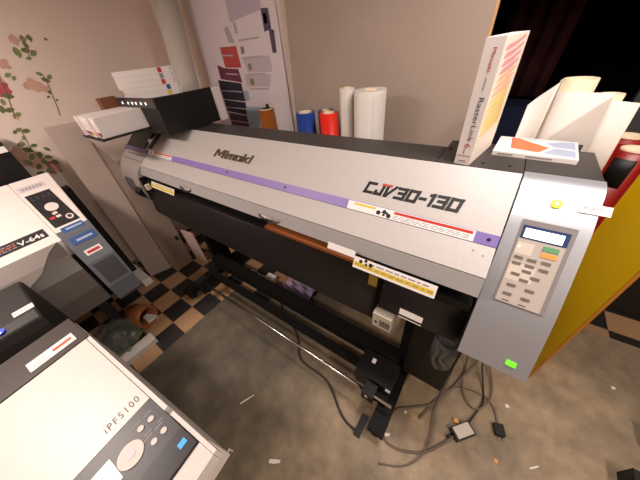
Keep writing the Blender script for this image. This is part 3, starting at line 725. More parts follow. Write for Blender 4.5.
for mi, pts in ((3, [(-1.746, 2.098), (-1.672, 2.091), (-1.672, 1.977), (-1.749, 1.964)]), (3, [(-1.70, 1.98), (-1.647, 1.967), (-1.658, 1.831), (-1.701, 1.833)]),
        (4, [(-2.09, 2.069), (-2.06, 2.056), (-2.05, 1.985), (-2.085, 1.985)]), (4, [(-2.217, 2.031), (-2.16, 2.041), (-2.126, 1.926), (-2.20, 1.934)]),
        (0, [(-1.735, 2.07), (-1.70, 2.065), (-1.70, 2.01), (-1.735, 2.01)]),
        (6, [(-2.342, 1.914), (-2.117, 1.907), (-2.116, 1.753), (-2.34, 1.764)]), (7, [(-2.456, 1.789), (-2.36, 1.76), (-2.164, 1.745), (-2.153, 1.64), (-2.462, 1.675)]),
        (8, [(-2.514, 1.668), (-2.172, 1.635), (-2.178, 1.483), (-2.511, 1.503)]), (8, [(-2.511, 1.495), (-2.178, 1.475), (-2.21, 1.36), (-2.504, 1.388)]),
        (9, [(-2.497, 1.375), (-2.214, 1.352), (-2.218, 1.10), (-2.519, 1.10)]),
        (10, [(-2.065, 1.90), (-2.02, 1.897), (-2.03, 1.85), (-2.073, 1.848)]), (10, [(-2.02, 1.78), (-1.98, 1.775), (-1.98, 1.735), (-2.02, 1.73)]), (10, [(-2.04, 1.67), (-1.99, 1.668), (-1.99, 1.62), (-2.04, 1.62)]),
        (5, [(-2.169, 1.575), (-2.10, 1.57), (-2.11, 1.496), (-2.178, 1.483)])): patch(b, pts, mi, 0.0014)
for z in (1.86, 1.72, 1.58, 1.43, 1.30): 
    patch(b, [(-2.50 if z < 1.7 else -2.36, z), (-2.19, z-0.01), (-2.19, z-0.02), (-2.50 if z < 1.7 else -2.36, z-0.008)], 0 if z > 1.7 else 4, 0.0018)
for z in (1.945, 1.825, 1.705, 1.595): patch(b, [(-2.07, z), (-1.82, z), (-1.82, z-0.012), (-2.07, z-0.012)], 4, 0.0018)
obj('picture', b, [M['po_lilac'], M['poster'], M['po_pale'], M['po_dark'], M['po_grey'], M['po_blue'], M['po_red'], M['po_magenta'], M['po_navy'], M['po_wine'], M['po_gold']], t)

def floral(label, leaves, flowers, pale, stems):
    allp = [p[:2] for p in leaves+flowers+pale] + [q for s in stems for q in s]
    y = sum(p[0] for p in allp)/len(allp); z = min(p[1] for p in allp)
    t = thing('wall_flower_print', label, 'wall decal', (XL, y, z), 0, 'printed flower sprays on the left wall')
    W = Plane((XL+0.0005, 0, 0), (0, 1, 0), (0, 0, 1))
    if leaves:
        b = BM()
        for k, (a, c, s) in enumerate(leaves):
            th = random.uniform(0, PI*2)
            pts = [(0, 0), (0.4, 0.28), (0.75, 0.25), (1, 0), (0.7, -0.24), (0.35, -0.27)]
            W.poly(b, [(a+s*((p-0.5)*math.cos(th)-q*math.sin(th)), c+s*((p-0.5)*math.sin(th)+q*math.cos(th))) for p, q in pts], 0.0008+0.0001*k, 0.0012+0.0001*k, k % 2)
        obj('leaves', b, [M['leaf'], M['leaf_dark']], t)
    for nm, L, m in (('rose', flowers, M['petal']), ('pale_petals', pale, M['petal_pale'])):
        if not L: continue
        b = BM()
        for k, (a, c, s) in enumerate(L):
            ph = random.uniform(0, 6)
            W.poly(b, [(a+s*0.5*(1+0.22*math.sin(5*i*PI/10+ph))*math.cos(i*PI/10), c+s*0.5*(1+0.22*math.sin(4*i*PI/10+ph))*math.sin(i*PI/10)) for i in range(20)], 0.0004, 0.0009+0.0001*k)
        obj(nm, b, m, t)
    if stems:
        b = BM()
        for s in stems: tube(b, [(XL+0.002, p, q) for p, q in s], 0.0028, 6, 5)
        obj('stem', b, M['stem'], t)
floral('small green leaf spray with brown tip high on the left wall', [(0.69, 2.10, 0.05), (0.735, 2.10, 0.05), (0.61, 2.02, 0.075), (0.665, 2.03, 0.06), (0.70, 2.01, 0.06), (0.686, 2.06, 0.05), (0.651, 1.98, 0.04), (0.83, 2.09, 0.03)], [], [(0.64, 2.095, 0.06)], [[(0.72, 2.11), (0.68, 2.06), (0.66, 1.98)]])
floral('pink rose with leaves at the left edge of the wall', [(0.47, 1.892, 0.05), (0.385, 1.766, 0.07), (0.335, 1.734, 0.05), (0.337, 1.678, 0.06), (0.49, 1.87, 0.04), (0.30, 1.69, 0.06), (0.36, 1.64, 0.05)], [(0.385, 1.82, 0.09), (0.34, 1.80, 0.08)], [(0.489, 1.96, 0.07), (0.40, 1.88, 0.06)], [[(0.42, 1.90), (0.38, 1.76), (0.33, 1.62)]])
floral('thin stem with few leaves running down to the cartridge boxes', [(0.653, 1.877, 0.05), (0.665, 1.834, 0.06), (0.70, 1.85, 0.05), (0.639, 1.752, 0.04), (0.65, 1.69, 0.03), (0.61, 1.72, 0.03)], [], [(0.573, 1.812, 0.09), (0.619, 1.784, 0.06), (0.53, 1.81, 0.05)], [[(0.67, 1.86), (0.655, 1.78), (0.636, 1.71), (0.62, 1.64), (0.60, 1.58)]])
floral('single pale pink bud beside the grey panel top', [(0.299, 1.539, 0.05), (0.332, 1.522, 0.06), (0.29, 1.478, 0.04), (0.27, 1.53, 0.04)], [], [(0.339, 1.627, 0.04)], [[(0.31, 1.53), (0.29, 1.45), (0.28, 1.38)]])
floral('large spray of pink blossom and leaves above the left printer', [(0.247, 1.44, 0.06), (0.258, 1.39, 0.07), (0.248, 1.335, 0.07), (0.301, 1.333, 0.06), (0.297, 1.27, 0.07), (0.37, 1.36, 0.05), (0.36, 1.25, 0.06), (0.24, 1.25, 0.06), (0.20, 1.30, 0.07), (0.31, 1.41, 0.05), (0.34, 1.30, 0.06), (0.22, 1.20, 0.06), (0.28, 1.20, 0.06)], [(0.325, 1.225, 0.08), (0.30, 1.19, 0.06)], [(0.20, 1.38, 0.10), (0.27, 1.32, 0.09), (0.24, 1.28, 0.10), (0.33, 1.20, 0.08), (0.18, 1.31, 0.08)], [[(0.26, 1.47), (0.28, 1.38), (0.30, 1.28), (0.31, 1.15)]])

# panel by the left wall and what lies round it
t = thing('tall_panel', 'tall grey brown panel leaning under the left end of the wide printer', 'panel', (-2.695, 0.545, 0), math.atan2(0.417, 0.179))
b = BM(); box(b, -0.226, -0.01, 0.0, 0.012, 0, 1.55); lean(b, 0.10)
obj('sheet', b, M['panel'], t, False)
t = thing('short_panel', 'darker brown panel with black catch standing behind the tall grey brown panel', 'panel', (-2.655, 0.64, 0), math.atan2(0.417, 0.179))
b = prism(BM(), [(-0.11, 0), (0.122, 0), (0.122, 0.70), (-0.02, 1.16), (-0.11, 1.40)], lambda x, z: (x, 0.016 + 0.10*z, z), lambda x, z: (x, 0.028 + 0.10*z, z))
obj('sheet', b, M['panel_dark'], t, False)
b = BM(); box(b, 0.075, 0.10, -0.010, 0.0165, 0.30, 0.34); lean(b, 0.10); obj('catch', b, M['black'], t, False)
b = BM(); box(b, -3.02, -2.92, 0.15, 0.29, 0, 1.10); bevel(b, 0.006, 1)  # added dark block standing in for the shade between printer and panel
solo('gap_shade_block', b, M['black'], 'added narrow black block for the shade between left printer and grey brown panel', 'case')
b = BM(); zprism([(-2.585, 0.79), (-2.39, 0.815), (-2.39, 0.825), (-2.585, 0.80)], 0, 0.42, b)
solo('pale_sheet', b, M['pink_sheet'], 'pale pink sheet standing on the floor behind the grey brown panel', 'sheet')
b = BM(); box(b, -3.20, -2.665, 0.225, 0.31, 0, 0.085); bevel(b, 0.003, 1)
solo('floor_plank', b, M['white_case'], 'pale plank lying on the floor beside the left printer end', 'plank')
# ------------------------------------------------------------------ white printer at the left wall
vp = thing('roll_printer', 'white and smoked grey roll printer at the left wall behind the black case', 'printer', (-2.40, -0.55, 0))
cs = 0.9474
PV = Plane((-2.15, 0, 1.0223), (0, 1, 0), (-0.9474, 0, 0.3202))
def vb(x): return (-2.15 - x) / cs
SLx = [(-2.85, 0.90), (-2.85, 1.275), (-2.80, 1.242), (-2.15, 1.0223), (-2.15, 0.90)]
b = yprism(SLx, -1.30, -0.004); bevel(b, 0.004, 1); tp = obj('top_cover', b, M['white_case'], vp)
b = BM(); PV.plate(b, -1.28, -0.036, vb(-2.225), vb(-2.31), 0, 0.002); obj('name_strip', b, M['ink_black'], tp, label='black name strip')
b = PV.text('V-64s', -0.176, vb(-2.240), 0.125, 0.044, lift=0.002, depth=0.001, bold=0.01); obj('name_lettering', b, M['sticker'], tp)
b = BM()
for r in range(3):
    a = -0.30
    while a < -0.19:
        l = random.uniform(0.012, 0.03); PV.plate(b, a, min(a+l, -0.185), vb(-2.245 - 0.018*r), vb(-2.252 - 0.018*r), 0.002, 0.0026, r % 2); a += l + 0.006
obj('small_print', b, [M['grey_print'], M['orange_print']], tp)
b = yprism([(-2.15, 0.90), (-2.15, 1.0215), (-2.085, 0.945), (-2.03, 0.84), (-1.985, 0.70), (-1.965, 0.58), (-2.15, 0.58)], -1.30, -0.03)
fr = obj('front_cover', b, M['grey_cover'], vp, label='smoked dark front cover')
b = BM()
arc = [(-0.032, 0.0)] + [(-0.032 - 0.30*t, 0.30*t**0.75*0.62) for t in [i/10 for i in range(1, 11)]]
PF = Plane((-2.15, 0, 1.0235), (0, 1, 0), (-0.065, 0, 0.0765))
PF2 = Plane((-2.085, 0, 0.947), (0, 1, 0), (-0.055, 0, 0.105))
L1 = (0.065**2+0.0765**2)**0.5
PF.poly(b, [(-0.032, -0.003), (-0.10, -0.045), (-0.155, -L1), (-1.29, -L1), (-1.29, -0.003)], 0.0005, 0.0015)
PF2.poly(b, [(-0.155, 0), (-0.19, -0.035), (-0.30, -0.085), (-1.29, -0.10), (-1.29, 0)], 0.0005, 0.0015)
obj('grey_band', b, M['grey_band'], fr, label='lighter grey curved band')
# right end cap, its outer side flaring slightly to the back
outl = [(-2.85, 0.50), (-2.85, 1.275), (-2.80, 1.246), (-2.15, 1.026), (-2.09, 0.955), (-2.03, 0.85), (-1.965, 0.66), (-1.955, 0.54), (-1.99, 0.50)]
b = prism(BM(), outl, lambda x, z: (x, -0.003, z), lambda x, z: (x, 0.083*abs(x) - 0.006, z)); bevel(b, 0.006, 2)
ec = obj('end_cap', b, M['white_case'], vp)
outg = [(-2.12, 0.50), (-2.215, 1.049), (-2.15, 1.0285), (-2.087, 0.957), (-2.027, 0.852), (-1.962, 0.66), (-1.952, 0.54), (-1.99, 0.498)]
b = prism(BM(), outg, lambda x, z: (x, -0.005, z), lambda x, z: (x, 0.083*abs(x) - 0.003, z)); lw = obj('end_cap_front', b, M['blue_grey'], vp, label='blue grey lower end cover')
b = BM(); PG = Plane((-2.027, 0, 0.852), (0, 1, 0), (-0.065, 0, 0.192)); PG.plate(b, 0.018, 0.145, -0.18, -0.02, 0, 0.005); obj('access_door', b, M['charcoal'], lw)
b = BM(); PG0 = Plane((-2.087, 0, 0.957), (0, 1, 0), (-0.063, 0, 0.0715)); PG1 = Plane((-2.027, 0, 0.852), (0, 1, 0), (-0.06, 0, 0.105))
PG1.plate(b, 0.035, 0.128, 0.045, 0.085, 0.001, 0.003, 0); PG1.plate(b, 0.045, 0.118, 0.055, 0.074, 0.003, 0.0036, 1); obj('red_label', b, [M['sticker'], M['red_print']], lw)
b = BM(); PV.plate(b, 0.014, 0.155, vb(-2.262), vb(-2.668), 0.004, 0.0065); bevel(b, 0.001, 1); cp = obj('control_panel', b, M['ink_black'], vp)
b = BM(); PV.disc(b, 0.087, vb(-2.47), 0.036, 0.0065, 0.010, 28, ry=0.05); obj('dial', b, M['key_white'], cp)
b = BM(); PV.disc(b, 0.122, vb(-2.315), 0.021, 0.0065, 0.011, 22, ry=0.030); obj('knob_ring', b, M['key_white'], cp)
b = BM(); PV.disc(b, 0.122, vb(-2.315), 0.012, 0.011, 0.0125, 18, ry=0.017); obj('knob', b, M['charcoal'], cp)
for i in range(4):
    b = BM(); PV.disc(b, 0.035+0.032*i, vb(-2.63+0.004*i), 0.006, 0.0065, 0.008, 12); obj('small_button', b, M['dark_print'], cp)
b = BM()
for i in range(4): PV.plate(b, 0.027+0.032*i, 0.044+0.032*i, vb(-2.60), vb(-2.606), 0.0065, 0.0072)
obj('button_print', b, M['dark_print'], cp)
for m, y0, x0, nm in ((M['red_print'], 0.030, -2.345, 'red_button'), (M['key_white'], 0.064, -2.345, 'white_button'), (M['key_white'], 0.060, -2.385, 'white_button')):
    b = BM(); PV.plate(b, y0, y0+0.026, vb(x0), vb(x0-0.024), 0.0065, 0.009); bevel(b, 0.001, 1); obj(nm, b, m, cp)
for x0, w in ((-2.172, 0.05), (-2.10, 0.05)):
    b = BM(); q = PV if x0 < -2.15 else PG0
    if x0 < -2.15: PV.plate(b, 0.028, 0.150, vb(-2.185), vb(-2.24), 0.004, 0.006, 0); PV.plate(b, 0.05, 0.14, vb(-2.205), vb(-2.22), 0.006, 0.0065, 1)
    else: PG0.plate(b, 0.022, 0.158, 0.018, 0.072, 0.001, 0.003, 0); PG0.plate(b, 0.05, 0.14, 0.036, 0.050, 0.003, 0.0035, 1)
    obj('blue_sticker', b, [M['blue_print'], M['po_blue']], vp)
b = BM(); PV.plate(b, 0.01, 0.16, vb(-2.78), vb(-2.72), 0.004, 0.006); obj('vent_plate', b, M['po_pale'], vp)
b = BM()
for i in range(6): PV.plate(b, 0.03+0.02*i, 0.042+0.02*i, vb(-2.76), vb(-2.735), 0.006, 0.0066)
obj('vent_slot', b, M['grey_part'], vp)
for y in (-1.15, -0.12):
    b = BM(); box(b, -2.75, -2.15, y-0.03, y+0.03, 0.0, 0.06); box(b, -2.50, -2.38, y-0.03, y+0.03, 0.06, 0.60); bevel(b, 0.005, 1); obj('stand_leg', b, M['charcoal'], vp)
b = BM(); box(b, -2.70, -2.15, -1.28, -0.02, 0.58, 0.905); obj('body', b, M['charcoal'], vp)
# black cabinet behind it
t = thing('black_cabinet', 'tall black cabinet with white label strip behind the left printer', 'cabinet', (-3.05, -0.35, 0))
b = yprism([(-3.2, 0), (-2.90, 0), (-2.90, 1.30), (-2.885, 1.47), (-2.92, 1.56), (-3.2, 1.56)], -0.85, 0.14); bevel(b, 0.006, 2); obj('case', b, M['black'], t)
b = BM(); box(b, -2.90, -2.882, -0.25, 0.135, 1.462, 1.500); obj('label_strip', b, M['sticker'], t)

# ------------------------------------------------------------------ black case and desk
dk = thing('printer_desk', 'black desk under the white desktop printer and the black case', 'desk', (-1.10, -0.75, 0))
obj('desk_top', rbox(-1.90, -0.45, -1.35, -0.30, 0.61, 0.648, 0.004, 1), M['case_black'], dk)
for x in (-1.85, -0.50):
    for y in (-1.30, -0.35):
        b = BM(); box(b, x-0.025, x+0.025, y-0.025, y+0.025, 0, 0.612); obj('leg', b, M['black_metal'], dk)
bc = thing('black_case', 'low black machine case with blue light between the two left printers', 'case', (-1.64, -0.62, 0.6485))
b = yprism([(-1.86, 0.6485), (-1.86, 1.02), (-1.83, 1.048), (-1.78, 1.052), (-1.54, 1.023), (-1.49, 1.005), (-1.475, 0.96), (-1.475, 0.6485)], -1.05, -0.246); bevel(b, 0.012, 3)
obj('case', b, M['case_black'], bc)
PB = Plane((-1.50, 0, 1.018), (0, 1, 0), (-0.28, 0, 0.034))
b = BM(); PB.plate(b, -0.337, -0.232, 0.008, 0.040, 0, 0.0012)
b.free(); b = BM(); PB.plate(b, -0.322, -0.225+0.0-0.025, 0.058, 0.094, 0, 0.0014); obj('asset_label', b, M['sticker'], bc)
b = PB.text('BGA322', -0.318, 0.069, 0.062, 0.014, lift=0.0014, depth=0.0004); obj('asset_lettering', b, M['grey_print'], bc)
b = BM(); PB.disc(b, -0.378, 0.012, 0.005, 0, 0.002, 14); obj('power_light', b, M['led_white'], bc)
b = BM(); PB.disc(b, -0.378, 0.02, 0.016, 0.0, 0.001, 18); obj('power_ring', b, M['led_blue'], bc, label='blue power light')

# ------------------------------------------------------------------ white desktop printer, lower left
ip = thing('desktop_printer', 'large white printer with dark control panel in the lower left corner', 'printer', (-0.694, -0.129, 0.6485), math.radians(5.6))
Z0 = 0.6485
def T(z): return z - Z0
def lobj(name, bm, m, parent=None, label=None): return obj(name, bm, m, parent or ip, False, label)
b = rbox(-0.66, 0.20, -1.0, 0.012, 0.0, T(0.962), 0.010, 3); lobj('body', b, M['white_case'])
ld = lobj('lid', rbox(-0.467, -0.002, -0.99, -0.001, T(0.960), T(1.0), 0.004, 2), M['white_case'])
lobj('side_rim', rbox(-0.471, 0.075, 0.001, 0.014, T(0.955), T(0.998), 0.004, 2), M['white_case'])
lobj('side_rim', rbox(0.10, 0.30, 0.003, 0.0145, T(0.94), T(0.992), 0.005, 2), M['white_case'])
b = BM(); box(b, -0.47, 0.075, -0.0015, 0.0015, T(0.95), T(0.985)); lobj('rim_gap', b, M['dark_cap'])
PI5 = Plane((0, 0, T(1.0)), (0, 1, 0), (-1, 0, 0))
b = PI5.text('iPF5100', -0.122, 0.0255, 0.104, 0.026, depth=0.0006, lift=0.0001, spacing=1.25); lobj('model_lettering', b, M['dark_print'], ld)
b = BM(); PI5.plate(b, -0.985, 0.0, -0.240, -0.001, -0.04, 0.0); bevel(b, 0.003, 1); pn = lobj('control_panel', b, M['charcoal'], None, 'dark control panel')
b = BM(); PI5.plate(b, -0.985, -0.0, -0.239, -0.165, -0.001, 0.0008); lobj('panel_gloss_strip', b, M['black_gloss'], pn)
b = BM(); PI5.disc(b, -0.112, -0.092, 0.034, 0, 0.003, 32); whl = lobj('selector_wheel', b, M['key_white'], pn, 'round pale selector wheel')
b = BM(); PI5.disc(b, -0.112, -0.092, 0.012, 0.003, 0.0042, 24); lobj('wheel_centre', b, M['po_grey'], pn)
for x, y in ((0.061, -0.033), (0.057, -0.063), (0.126, -0.031), (0.125, -0.061)):
    b = BM(); PI5.disc(b, y, -x, 0.0088, 0, 0.003, 18); lobj('button', b, M['key_white'], pn)
b = BM(); PI5.plate(b, -0.035, -0.012, -0.213, -0.196, 0.0006, 0.003); bevel(b, 0.001, 1); lobj('blue_button', b, M['led_cyan'], pn, 'lit blue key')
b = BM()
for (y0, y1, x) in ((-0.045, -0.018, 0.035), (-0.085, -0.050, 0.032), (-0.045, -0.020, 0.098), (-0.082, -0.052, 0.096), (-0.07, -0.045, 0.085), (-0.16, -0.135, 0.163), (-0.03, -0.012, 0.088)):
    PI5.plate(b, y0, y1, -x-0.005, -x, 0, 0.0006)
lobj('small_print', b, M['grey_print'], pn)
b = BM(); PI5.plate(b, -0.260, -0.148, -0.120, -0.045, 0, 0.0012); lobj('screen', b, M['screen'], pn, 'grey green display')
b = rbox(0.243, 0.302, -0.99, 0.002, T(0.94), T(0.994), 0.008, 3); lobj('front_edge', b, M['white_case'])
b = rbox(-0.66, -0.470, -0.99, 0.010, T(0.955), T(1.004), 0.006, 2); rc = lobj('rear_cover', b, M['dark_cap'], None, 'brown black rear cover')
b = BM(); PI6 = Plane((0, 0, T(1.004)), (0, 1, 0), (-1, 0, 0)); PI6.plate(b, -0.168, -0.018, 0.500, 0.558, 0, 0.001, 0)
PI6.plate(b, -0.090, -0.028, 0.520, 0.536, 0.001, 0.0014, 1); PI6.plate(b, -0.155, -0.105, 0.512, 0.515, 0.001, 0.0013, 2); PI6.plate(b, -0.155, -0.115, 0.525, 0.528, 0.001, 0.0013, 2)
lobj('white_label', b, [M['sticker'], M['orange_print'], M['po_grey']], rc)

# ------------------------------------------------------------------ floor things
b = BM(); ring(b, (-2.27, -0.02, 0.10), (-2.12, 0.05, 0.10), 0.10, 0.085, 30)
solo('tape_roll', b, M['tape'], 'roll of shiny brown tape standing on the checkered floor', 'tape')
b = BM(); bmesh.ops.create_icosphere(b, subdivisions=4, radius=0.16)
for v in b.verts:
    n = v.co.normalized()
    v.co *= 1 + 0.10*math.sin(9*n.x+4*n.z) + 0.08*math.sin(13*n.y-5*n.z) + 0.05*math.sin(21*n.x+17*n.y)
    v.co.z *= 0.8; v.co.z = max(v.co.z, -0.10)
bmesh.ops.translate(b, vec=(-2.15, -0.20, 0.10), verts=b.verts[:])
for f in b.faces: f.smooth = True
for f in b.faces:
    if f.calc_center_median().x > -2.08 and f.calc_center_median().z < 0.07: f.material_index = 1
solo('plastic_bag', b, [M['bag'], M['bag_green']], 'crumpled clear plastic bag with green print on the floor behind the white printer', 'bag')
b = BM(); box(b, -2.00, -1.90, -0.30, -0.02, 0, 0.05); bevel(b, 0.003, 1)
solo('carton_lid', b, M['label_grey'], 'narrow pale grey carton lid on the floor in front of the plastic bag', 'box')
b = BM(); box(b, -2.24, -2.14, 0.02, 0.10, 0, 0.04); bevel(b, 0.006, 2)
b2 = b
solo('paper_wad', b2, M['white_paper'], 'small white paper packet on the dark tile beside the tape roll', 'paper')
# lilac cloth and clip under the wide printer
b = BM(); n = 14
vs = [[b.verts.new((-1.36 + 0.34*i/n, 0.94 + 0.20*j/n, 0.03 + 0.02*math.sin(i*1.1+j*0.6) + 0.012*math.sin(j*1.7))) for j in range(n+1)] for i in range(n+1)]
for i in range(n):
    for j in range(n):
        f = b.faces.new((vs[i][j], vs[i+1][j], vs[i+1][j+1], vs[i][j+1])); f.smooth = True; f.material_index = 1 if i < 4 else 0
r = bmesh.ops.extrude_face_region(b, geom=b.faces[:]); bmesh.ops.translate(b, vec=(0, 0, -0.012), verts=[v for v in r['geom'] if isinstance(v, bmesh.types.BMVert)])
bmesh.ops.recalc_face_normals(b, faces=b.faces[:])
for v in b.verts: v.co.z = max(v.co.z, 0.001)
solo('folded_cloth', b, [M['cloth'], M['cloth_pink']], 'folded lilac cloth on the floor under the wide printer', 'cloth')
t = thing('white_adapter', 'small white plug with short lead on the floor behind the cross beam', 'plug', (-1.52, 0.98, 0))
b = BM(); box(b, -1.58, -1.47, 0.96, 1.04, 0.0, 0.045); bevel(b, 0.008, 2); box(b, -1.56, -1.54, 0.935, 0.962, 0.012, 0.02); box(b, -1.51, -1.49, 0.935, 0.962, 0.012, 0.02); obj('body', b, M['sticker'], t)
b = BM(); tube(b, [(-1.58, 1.0, 0.02), (-1.66, 0.985, 0.012), (-1.76, 1.0, 0.008), (-1.82, 0.99, 0.008)], 0.006); obj('lead', b, M['sticker'], t)
b = BM(); tube(b, [(-1.35, 1.0, 0.008), (-1.2, 0.80, 0.008), (-0.9, 0.66, 0.008), (-0.75, 0.52, 0.008), (-0.5, 0.50, 0.008), (-0.3, 0.38, 0.008), (-0.18, 0.36, 0.008)], 0.007)
solo('floor_cable', b, M['cable_dark'], 'dark cable on the floor in front of the cross beam', 'cable')
b = BM(); box(b, -0.20, -0.16, 0.34, 0.46, 0, 0.03); bevel(b, 0.004, 1)
solo('rubber_block', b, M['black'], 'short black block on the floor before the right printer foot', 'block')
# cable tangle
R = 0.007
b = BM(); tube(b, [(0.36, 1.20, 0.30), (0.31, 1.12, 0.06), (0.22, 0.90, R), (0.15, 0.76, R), (0.04, 0.66, R), (-0.03, 0.60, R), (-0.06, 0.50, R), (-0.035, 0.42, R), (0.05, 0.42, R), (0.15, 0.47, R), (0.20, 0.52, R), (0.26, 0.60, 0.012), (0.285, 0.645, 0.02)], R)
solo('adapter_cable', b, M['cable'], 'thick grey brown cable looping from the power adapter past the foot', 'cable')
t = thing('power_adapter', 'black power adapter brick with pale label on the concrete floor', 'adapter', (0.325, 0.70, 0), math.radians(-41))
lb = rbox(-0.035, 0.035, -0.06, 0.06, 0, 0.035, 0.006); obj('brick', lb, M['plug'], t, False)
b = BM(); box(b, -0.029, 0.029, -0.048, 0.052, 0.035, 0.0358); obj('rating_label', b, M['label_grey'], t, False)
b = BM(); cyl(b, (0, -0.06, 0.018), (0, -0.10, 0.018), 0.012, 12, 0.008); obj('strain_relief', b, M['plug'], t, False)
t = thing('mains_plug', 'black mains plug on a thin cable lying on the floor', 'plug', (0.495, 0.82, 0), math.radians(-70))
b = rbox(-0.03, 0.028, -0.024, 0.024, 0, 0.034, 0.006); obj('plug_body', b, M['plug'], t, False)
for y in (-0.01, 0.01):
    b = BM(); cyl(b, (0.028, y, 0.016), (0.05, y, 0.016), 0.0028, 8); obj('pin', b, M['chrome'], t, False)
def P0_(*pts): return [(x, y, 0.0065) for x, y in pts]
b = BM(); tube(b, P0_((0.487, 0.85), (0.46, 0.93), (0.40, 0.97), (0.31, 0.96), (0.23, 0.92), (0.16, 0.80), (0.12, 0.69), (0.10, 0.63), (0.13, 0.70), (0.20, 0.86), (0.27, 1.02), (0.33, 1.16)), 0.005)
solo('mains_cable', b, M['cable'], 'thin cable running from the black mains plug in a hairpin loop', 'cable')
b = BM(); tube(b, [(0.30, 1.22, 0.4), (0.345, 1.14, 0.10), (0.39, 1.02, 0.013), (0.40, 0.93, 0.013), (0.37, 0.83, 0.013), (0.345, 0.76, 0.018)], 0.005)
solo('dark_cable', b, M['cable_dark'], 'dark cable hanging from the control end down to the adapter', 'cable')
b = BM(); tube(b, [(0.16, 1.15, 0.3), (0.20, 1.05, 0.05), (0.19, 0.92, 0.017), (0.165, 0.74, 0.017), (0.18, 0.60, 0.017), (0.17, 0.48, 0.017), (0.10, 0.37, 0.006), (-0.02, 0.30, 0.006)], 0.0045)
solo('thin_cable', b, M['cable'], 'thin brown cable crossing the loop near the printer foot', 'cable')
b = BM(); tube(b, [(0.24, 1.24, 0.25), (0.27, 1.12, 0.03), (0.27, 1.0, 0.019), (0.30, 0.90, 0.019), (0.37, 0.86, 0.019), (0.43, 0.96, 0.019), (0.43, 1.08, 0.019), (0.38, 1.22, 0.05)], 0.0045)
solo('coiled_cable', b, M['cable'], 'thin coiled cable under the front corner of the control end', 'cable')
b = BM(); cyl(b, (0.285, 0.735, 0.0), (0.285, 0.735, 0.02), 0.014, 12)
solo('orange_cap', b, M['scrap_orange'], 'small orange cap beside the power adapter', 'cap')
def scrap(x, y, l, w, a, label, m='scrap', name='paper_scrap'):
    b = BM(); ca, sa = math.cos(a), math.sin(a)
    pts = [(-l/2, -w/2), (0, -w*0.6), (l/2, -w*0.3), (l/2, w*0.4), (0, w*0.5), (-l/2, w*0.45)]
    zprism([(x + p*ca - q*sa, y + p*sa + q*ca) for p, q in pts], 0.0, 0.004, b)
    return solo(name, b, M[m], label, 'paper scrap', 'paper scraps on the floor')
scrap(-0.90, 0.105, 0.10, 0.006, 1.14, 'long thin white paper sliver on the grey floor')
scrap(-0.785, -0.15, 0.035, 0.007, 2.0, 'small bent white scrap beside the white desktop printer')
scrap(-0.775, -0.135, 0.03, 0.006, 0.3, 'tiny white scrap touching the bent one by the white printer')
scrap(-0.518, -0.022, 0.065, 0.018, 0.55, 'thick white paper scrap at the bottom middle of the floor')
scrap(0.526, 0.989, 0.020, 0.018, 0.3, 'small round white scrap right of the control end corner')
scrap(0.666, 0.745, 0.05, 0.006, 0.75, 'thin white sliver on the bright floor at the bottom right')
scrap(0.502, 0.666, 0.018, 0.017, 0.2, 'small orange crumb on the floor below the mains plug', 'scrap_orange')
scrap(1.047, 1.446, 0.018, 0.015, 0.2, 'small pale scrap far right on the brown floor')
scrap(0.02, 0.62, 0.016, 0.014, 0.2, 'small white crumb beside the thick looping cable')
scrap(-0.03, 0.45, 0.03, 0.016, 0.6, 'crumpled white crumb inside the cable loop by the foot')
# right edge
b = BM(); box(b, 1.0, 1.40, 0.62, 0.95, 0, 0.12); bevel(b, 0.02, 3)
solo('dark_case', b, M['rubber'], 'dark case corner at the lower right edge of the floor', 'case')
b = BM(); box(b, 1.13, 1.5, 1.12, 1.24, 0, 0.10); bevel(b, 0.02, 3)
solo('dark_shoe_box', b, M['rubber'], 'dark box edge on the floor at the right frame border', 'box')
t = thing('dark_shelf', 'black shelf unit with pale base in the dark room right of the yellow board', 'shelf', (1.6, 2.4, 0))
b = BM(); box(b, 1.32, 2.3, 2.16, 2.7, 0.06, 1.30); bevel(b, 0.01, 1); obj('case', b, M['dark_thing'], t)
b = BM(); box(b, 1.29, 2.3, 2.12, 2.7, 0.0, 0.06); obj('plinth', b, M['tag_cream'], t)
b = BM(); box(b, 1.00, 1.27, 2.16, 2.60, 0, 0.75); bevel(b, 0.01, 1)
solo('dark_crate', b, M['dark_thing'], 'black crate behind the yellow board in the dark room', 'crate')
b = BM(); cv = smooth_curve([(-0.30 + 0.06*i, 0.02*(-1)**i) for i in range(9)], 5)
sheet(b, cv, (lambda a, c: (a, 3.2 + c, 1.30), lambda a, c: (a + 0.05, 3.2 + c, 2.05)), 0.004)
b2 = b; cyl(b2, (-0.42, 3.22, 2.05), (0.4, 3.22, 2.05), 0.012, 10)
solo('dark_red_cloth', b2, M['curtain'], 'dark red cloth hanging on a rail in the dark room', 'cloth')
b = BM(); cyl(b, (-0.02, 3.0, 0), (-0.02, 3.0, 1.28), 0.16, 28, 0.18)
solo('navy_bin', b, M['navy_cloth'], 'dark navy bin in the dark room behind the disc case', 'bin')
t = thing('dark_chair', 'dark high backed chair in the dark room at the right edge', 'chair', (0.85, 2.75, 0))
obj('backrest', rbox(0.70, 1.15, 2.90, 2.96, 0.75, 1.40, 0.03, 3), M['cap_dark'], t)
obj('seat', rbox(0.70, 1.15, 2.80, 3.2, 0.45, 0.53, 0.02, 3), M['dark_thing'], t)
for x in (0.73, 1.12):
    for y in (2.83, 3.17):
        b = BM(); cyl(b, (x, y, 0), (x, y, 0.46), 0.018, 12); obj('leg', b, M['dark_thing'], t)

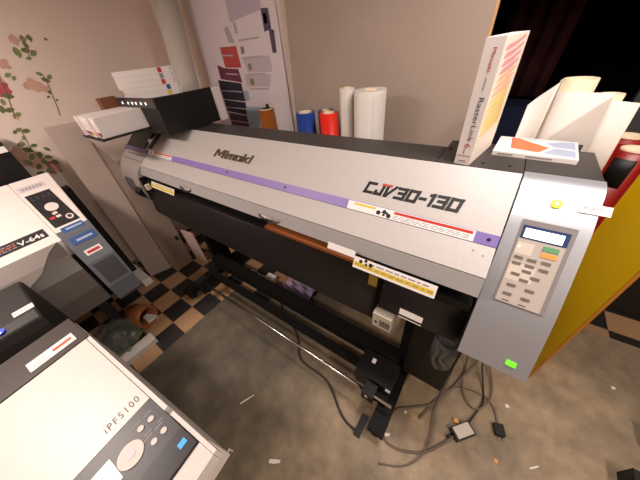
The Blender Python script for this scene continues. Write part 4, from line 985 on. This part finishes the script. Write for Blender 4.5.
# ------------------------------------------------------------------ lamps, sky, camera
def area(name, loc, sx, sy, power, col, target=None):
    d = bpy.data.lights.new(name, 'AREA'); d.shape = 'RECTANGLE'; d.size = sx; d.size_y = sy; d.energy = power; d.color = col
    o = bpy.data.objects.new(name, d); COL.objects.link(o); o.location = loc
    if target: o.rotation_euler = (Vector(target) - Vector(loc)).to_track_quat('-Z', 'Y').to_euler()
    return o
def ceiling_lamp(x, y, lx, ly, power, col, label):
    t = thing('ceiling_lamp', label, 'lamp', (x, y, 2.60), 0, 'ceiling lamps')
    b = BM(); box(b, -lx/2-0.02, lx/2+0.02, -ly/2-0.02, ly/2+0.02, 0.045, 0.0995); obj('housing', b, M['white_case'], t, False)
    b = BM(); box(b, -lx/2, lx/2, -ly/2, ly/2, 0.035, 0.045); obj('diffuser', b, M['lamp'], t, False)
    area('lamp_light', (x, y, 2.63), lx, ly, power, col)
ceiling_lamp(0.3, 0.85, 0.9, 0.22, 24, (1.0, 0.90, 0.84), 'long ceiling lamp above the control end')
ceiling_lamp(-2.0, -0.8, 0.9, 0.25, 44, (1.0, 0.83, 0.74), 'long ceiling lamp above the left printers')
ceiling_lamp(1.8, 0.1, 0.25, 0.9, 40, (1.0, 0.84, 0.70), 'long ceiling lamp at the right side of the room')
W = bpy.data.worlds.new('room_air'); SC.world = W; W.use_nodes = True
W.node_tree.nodes['Background'].inputs[0].default_value = (0.5, 0.42, 0.38, 1); W.node_tree.nodes['Background'].inputs[1].default_value = 0.1

cd = bpy.data.cameras.new('camera'); cam = bpy.data.objects.new('camera', cd); COL.objects.link(cam)
cd.sensor_width = 36.0; cd.sensor_fit = 'HORIZONTAL'; cd.lens = 36.0*241/640; cd.clip_start = 0.02
R = ((0.81837582, 0.29925683, -0.49061834), (0.56701903, -0.55943571, 0.60458341), (-0.0935437, -0.77296639, -0.62751298))
cam.matrix_world = Matrix(((R[0][0], -R[0][1], -R[0][2], 0), (R[1][0], -R[1][1], -R[1][2], 0), (R[2][0], -R[2][1], -R[2][2], 1.85), (0, 0, 0, 1)))
SC.camera = cam
SC.view_settings.view_transform = 'Standard'; SC.view_settings.look = 'None'
SC.view_settings.exposure = 0.1; SC.view_settings.gamma = 1.0; SC.view_settings.use_curve_mapping = False
